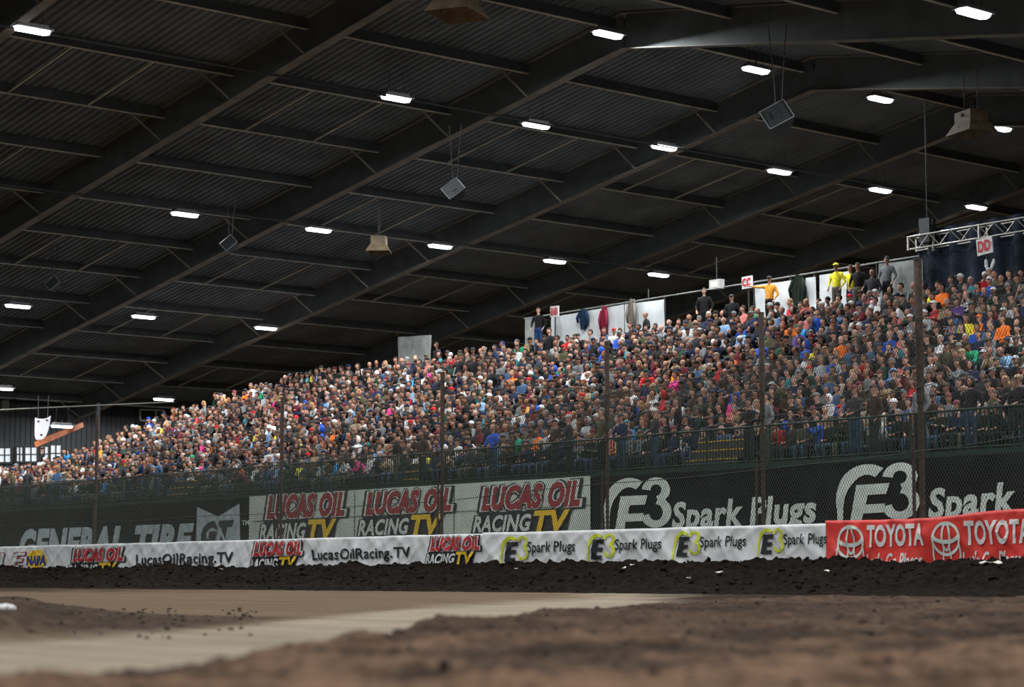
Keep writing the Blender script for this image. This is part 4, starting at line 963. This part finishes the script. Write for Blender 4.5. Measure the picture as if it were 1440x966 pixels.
def rnd_person():
    j = JN[RNG.choice(len(JN), p=JP)]; r = RNG.random()
    if r < .34: h = ('cap', CAPC[RNG.integers(len(CAPC))] if RNG.random() < .45 else ['black', 'charcoal', 'navy', 'dark brown'][RNG.integers(4)])
    elif r < .62: h = ('short', ['brown', 'dark', 'grey', 'brown', 'dark', 'brown'][RNG.integers(6)])
    elif r < .73: h = ('long', ['brown', 'dark', 'blond', 'brown', 'red'][RNG.integers(5)])
    elif r < .84: h = ('rim', ['brown', 'grey', 'white'][RNG.integers(3)])
    elif r < .90: h = ('beanie', ['black', 'charcoal', 'grey', 'white', 'maroon'][RNG.integers(5)])
    elif r < .94: h = ('hood', None)
    else: h = ('short', 'white' if RNG.random() < .3 else 'dark')
    return j, h
def hcol(j, h):
    if h[0] in ('short', 'long', 'rim'): return HC_[h[1]]
    return JC[h[1]] if h[1] else JC[j]
def htext(h):
    k, c = h
    return {'short': '%s hair' % c, 'long': 'long %s hair' % c, 'rim': 'balding %s hair' % c, 'cap': '%s cap' % c, 'beanie': '%s knit hat' % c, 'hood': 'hood up'}[k]
# seats
seats = []
for i in range(NROW):
    Y = 39.3+RUN*i+0.52; z = ZD+RISE*i; X = ROWL[i]+RNG.random()*0.3
    while X < XR-0.3:
        px_, py_ = topx((X, Y, z+1.2))
        if px_ > 1475: break
        gap = 0.42+0.09*RNG.random()
        if px_ > -20 and RNG.random() > 0.035: seats.append([i, X+RNG.normal()*0.02, Y+RNG.normal()*0.03, z, px_, py_])
        X += gap
# people standing on the deck at the railing
X = XW(-10, 38.6)
while X < XR-1:
    px_, py_ = topx((X, 38.6, ZD+1.5)); 
    if RNG.random() < 0.28 and not (975 < px_ < 1055) and px_ < 1460: seats.append([-1, X, 38.45+0.15*RNG.random(), ZD, px_, py_])
    X += 0.75
print('spectators', len(seats))
# clothing seen on particular people: head position in the survey -> (jacket, (head, colour))
SPEC = [(900,560,'royal blue',('cap','grey')),(826,585,'light grey',('hood',None)),(920,520,'red',('cap','dark green')),(898,545,'white',('short','dark')),(830,525,'white',('rim','white')),(870,590,'white',('short','grey')),
 (892,600,'sky blue',('cap','teal')),(920,600,'light grey',('rim','brown')),(1090,585,'light blue',('short','brown')),(1120,470,'purple',('rim','grey')),(1150,478,'yellow',('cap','red')),(1155,500,'light grey',('short','grey')),
 (1190,480,'orange',('rim','grey')),(1105,510,'black',('long','blond')),(1085,530,'black',('short','dark')),(1063,565,'beige',('long','blond')),(1190,525,'beige',('long','dark')),(1045,460,'royal blue',('rim','grey')),(1062,440,'green',('short','brown')),
 (1093,435,'denim',('short','grey')),(1155,442,'royal blue',('short','dark')),(1130,465,'sky blue',('rim','white')),(1275,510,'salmon',('short','brown')),(1315,505,'light grey',('short','brown')),(1300,535,'light grey',('short','dark')),(1340,510,'grey',('short','dark')),
 (1250,505,'light blue',('short','grey')),(1395,500,'tan',('rim','grey')),(1418,485,'light blue',('rim','grey')),(1412,455,'orange',('short','brown')),(1370,450,'royal blue',('short','dark')),(1380,455,'orange',('cap','orange')),(1325,405,'orange',('short','dark')),
 (1388,400,'royal blue',('cap','white')),(1362,395,'teal',('short','white')),(1353,380,'black',('cap','white')),(1371,378,'red',('cap','white')),(1410,375,'olive',('rim','grey')),(1430,372,'black',('rim','grey')),(1316,440,'red',('cap','white')),
 (1305,440,'light grey',('cap','white')),(1232,425,'white',('short','dark')),(1233,405,'white',('cap','white')),(1195,420,'black',('cap','red')),(1275,430,'white',('short','grey')),(435,565,'royal blue',('cap','royal blue')),(390,560,'hot pink',('long','blond')),
 (377,565,'hot pink',('short','dark')),(424,555,'white',('short','grey')),(366,605,'yellow',('long','blond')),(420,620,'yellow',('short','dark')),(387,600,'yellow',('cap','white')),(463,605,'orange',('short','brown')),(422,645,'yellow',('cap','tan')),
 (345,650,'orange',('short','dark')),(377,635,'light grey',('rim','grey')),(510,640,'hot pink',('rim','brown')),(588,605,'white',('short','brown')),(722,525,'orange',('short','blond')),(583,525,'sky blue',('short','brown')),(680,555,'teal',('rim','grey')),
 (722,580,'white',('short','dark')),(677,565,'light blue',('short','brown')),(750,560,'royal blue',('short','dark')),(760,515,'teal',('short','grey')),(755,615,'orange',('short','brown')),(598,530,'white',('rim','white')),(276,640,'green',('cap','green')),
 (282,662,'black',('cap','hot pink')),(210,640,'red',('short','dark')),(217,600,'sky blue',('beanie','white')),(215,590,'royal blue',('cap','royal blue')),(226,600,'yellow',('short','dark')),(190,640,'light grey',('short','grey')),(255,575,'yellow',('cap','light grey')),
 (1105,615,'red',('short','dark')),(1255,600,'light grey',('short','brown')),(968,630,'light grey',('short','dark')),(855,630,'salmon',('short','grey')),(870,640,'amber',('short','dark')),(640,640,'tan',('cap','olive')),(1240,570,'beige',('cap','tan')),
 (1215,560,'beige',('long','dark')),(1145,525,'dark green',('cap','red')),(985,600,'navy',('rim','grey')),(1010,590,'black',('rim','white')),(560,640,'beige',('cap','tan')),(700,640,'teal',('short','dark')),(1160,585,'royal blue',('short','dark')),(950,560,'grey',('beanie','charcoal'))]
HEADZ = {k: float(TPL[k]['P']['hd'][2]) for k in KINDS}
info = []
for s in seats:
    j, h = rnd_person(); kd = ['sit', 'lean', 'cross', 'chin', 'phone', 'turn'][RNG.choice(6, p=[.34, .12, .2, .12, .04, .18])]
    if s[0] == -1: kd = 'rail' if RNG.random() < .6 else 'stand'
    elif RNG.random() < .012: kd = 'stand'; j = 'black'
    info.append([kd, j, h])
used = set()
for x, y, j, h in SPEC:
    best = None
    for n_, s in enumerate(seats):
        if n_ in used: continue
        dd = (s[4]-x)**2+(s[5]-y)**2
        if best is None or dd < best[0]: best = (dd, n_)
    used.add(best[1]); info[best[1]][0] = 'sit' if info[best[1]][0] == 'stand' else info[best[1]][0]; info[best[1]][1] = j; info[best[1]][2] = h
ORD = ['first', 'second', 'third', 'fourth', 'fifth', 'sixth', 'seventh', 'eighth', 'ninth', 'tenth', 'eleventh', 'twelfth', 'thirteenth', 'fourteenth', 'top']
dist = [float((np.array([s[1], s[2], s[3]])-CAM)@Fv) for s in seats]
onscreen = [n for n, s in enumerate(seats) if s[4] < 1446]
near = sorted(onscreen, key=lambda n: dist[n])[:284]; nearset = set(near)
def bay(x):
    if x > 1290: return 'right of thickest fence post'
    if x > 1070: return 'between thickest and second posts'
    return 'left of second post'
GREY_TR = [(.02,.02,.025), (.05,.08,.14), (.035,.06,.11), (.03,.03,.035), (.10,.09,.07)]
def make_person(kd, j, h, loc, rot, label, group, skin=None, tr=None, sc=1.0, jname='jacket'):
    d = TPL[kd]; c = d['P']['hd']
    o = link('person', d['body'], None, loc, rot, skin or SK[RNG.integers(5)]); o.scale = (sc, sc, sc); tag(o, label, 'person', group)
    link(jname, d['jacket'], o, color=JC[j] if isinstance(j, str) else j); link('trousers', d['trousers'], o, color=tr or GREY_TR[RNG.integers(5)]); link('shoes', d['shoes'], o, color=(.03,.03,.03))
    hr = link(PARTN[h[0]], HAIR[h[0]], o, c, color=hcol(j if isinstance(j, str) else 'black', h))
    hr.scale = (1.03, 1.03, 1.03)
    return o
seen = set()
for n in near:
    i, X, Y, z, px_, py_ = seats[n]; kd, j, h = info[n]; by = bay(px_)
    for _ in range(60):
        key = (i, by, j, h)
        if key not in seen: break
        j, h = rnd_person()
    seen.add(key)
    row = 'at the railing' if i < 0 else ORD[i]+' row'
    verb = {'lean': 'leaning forward', 'cross': 'arms folded', 'chin': 'hand at chin', 'phone': 'hands raised', 'stand': 'standing', 'rail': 'standing', 'point': 'pointing'}.get(kd, 'seated')
    lb = 'person in %s top, %s, %s, %s' % (j, htext(h), row, by)
    make_person(kd, j, h, (X, Y, z), RNG.normal()*0.30-0.05, lb, 'spectators nearest the camera', sc=0.94+0.12*RNG.random())
# the rest of the crowd: too many to build one by one
tot_v = []; tot_f = []; tot_c = []; nv = 0
LOC = {}
for kd, d in TPL.items():
    L_ = d['lo']; LOC[kd] = [(np.array(L_[k][0], float), L_[k][1], k) for k in ('j', 't', 's')]
HL = {k: (np.array(b.v, float), b.f) for k, b in HLO.items()}
def tri(fs):
    out = []
    for f in fs:
        for i in range(1, len(f)-1): out.append((f[0], f[i], f[i+1]))
    return np.array(out, np.int64)
for kd in LOC: LOC[kd] = [(v, tri(f), k) for v, f, k in LOC[kd]]
HL = {k: (v, tri(f)) for k, (v, f) in HL.items()}
for n, s in enumerate(seats):
    if n in nearset: continue
    i, X, Y, z, px_, py_ = s; kd, j, h = info[n]; a = RNG.normal()*0.32-0.05; sc = 0.94+0.12*RNG.random(); ca, sa = math.cos(a)*sc, math.sin(a)*sc
    skin = SK[RNG.integers(5)]; tr = GREY_TR[RNG.integers(5)]
    parts = LOC[kd]+[(HL[h[0]][0]*1.04+TPL[kd]['P']['hd'], HL[h[0]][1], 'h')]
    for v, f, k in parts:
        q = np.empty_like(v); q[:, 0] = v[:, 0]*ca-v[:, 1]*sa+X; q[:, 1] = v[:, 0]*sa+v[:, 1]*ca+Y; q[:, 2] = v[:, 2]*sc+z
        c = {'j': JC[j], 't': tr, 's': skin, 'h': hcol(j, h)}[k]
        tot_v.append(q); tot_f.append(f+nv); nv += len(q); tot_c.append(np.tile(np.array([*c, 1.0]), (len(q), 1)))
VV = np.concatenate(tot_v); FF = np.concatenate(tot_f); CC = np.concatenate(tot_c)
me = bpy.data.meshes.new('crowd'); me.vertices.add(len(VV)); me.vertices.foreach_set('co', VV.ravel().astype(np.float32)); me.loops.add(len(FF)*3); me.loops.foreach_set('vertex_index', FF.ravel().astype(np.int32))
me.polygons.add(len(FF)); me.polygons.foreach_set('loop_start', np.arange(0, len(FF)*3, 3, dtype=np.int32)); me.update(calc_edges=True)
me.polygons.foreach_set('use_smooth', np.ones(len(FF), bool))
ca_ = me.color_attributes.new('col', 'FLOAT_COLOR', 'POINT'); ca_.data.foreach_set('color', CC.ravel().astype(np.float32)); me.materials.append(M_CROWD); me.validate()
tag(link('crowd', me), 'packed crowd of spectators filling the rest of the grandstand', 'people', kind='stuff')
print('crowd tris', len(FF))

# people on the top walkway and others who stand out
def standing(x, yhead, Y, kd, j, h, label, rot=0.0, tr=None, jname='jacket', z=None, skin=None):
    P = atY(x, yhead, Y); zf = P[2]-HEADZ[kd] if z is None else z
    return make_person(kd, j, h, (P[0], Y, zf), rot, label, 'people standing above the crowd', tr=tr, jname=jname, skin=skin)
YS = YT+0.75
standing(757, 437, YS, 'stand', 'black', ('short', 'brown'), 'person in black jacket and blue jeans standing left of the BB sign', 0.5, (.02,.05,.14))
standing(990, 410, YS, 'stand', 'black', ('short', 'dark'), 'person all in black standing alone left of the floodlight', 0.6, (.012,.012,.012))
standing(1029, 419, YS, 'stand', 'black', ('cap', 'black'), 'person all in black standing just left of CC', 0.4, (.012,.012,.012))
standing(1082, 393, YS, 'point', 'amber', ('cap', 'black'), 'person in amber shirt standing right of CC, arm out', 0.3, (.012,.012,.012), jname='shirt')
standing(1176, 375, YS, 'stand', 'yellow', ('cap', 'yellow'), 'left person in bright yellow jacket at the top walkway', 0.2)
standing(1196, 378, YS+0.3, 'point', 'yellow', ('short', 'dark'), 'right person in bright yellow jacket with arm stretched out', 0.1)
standing(1206, 375, YS-0.3, 'stand', 'black', ('short', 'dark'), 'person in black beside the yellow jackets', 0.3)
standing(1226, 384, YS-0.2, 'stand', 'charcoal', ('rim', 'grey'), 'bald person in charcoal top right of the yellow jackets', 0.4)
standing(1247, 366, YS+0.2, 'stand', 'grey', ('short', 'dark'), 'tall person in grey shirt by the thickest fence post', 0.3, jname='shirt')
standing(980, 468, 39.3+RUN*11+.3, 'stand', 'charcoal', ('short', 'brown'), 'person in charcoal shirt standing among the seated, centre right', 0.2, (.01,.015,.03))
p_ = standing(1391, 383, YS-0.2, 'stand', 'white', ('hood', 'white'), 'person in white rabbit costume with tall ears under DD', 0.5, (.6,.6,.6), jname='costume', skin=(.5,.3,.2))
for s_ in (-1, 1):
    b = MB(); c = TPL['stand']['P']['hd']; b.tube([(s_*.05, .02, .09), (s_*.09, .05, .20), (s_*.12+.03, .04, .36), (s_*.13+.03, .02, .42)], [(.035,.02), (.055,.025), (.05,.022), (.018,.012)], 8)
    e = b.build('rabbit_ear', M_CLOTH, p_, c, smooth=True); e.color = (.75,.75,.75,1)
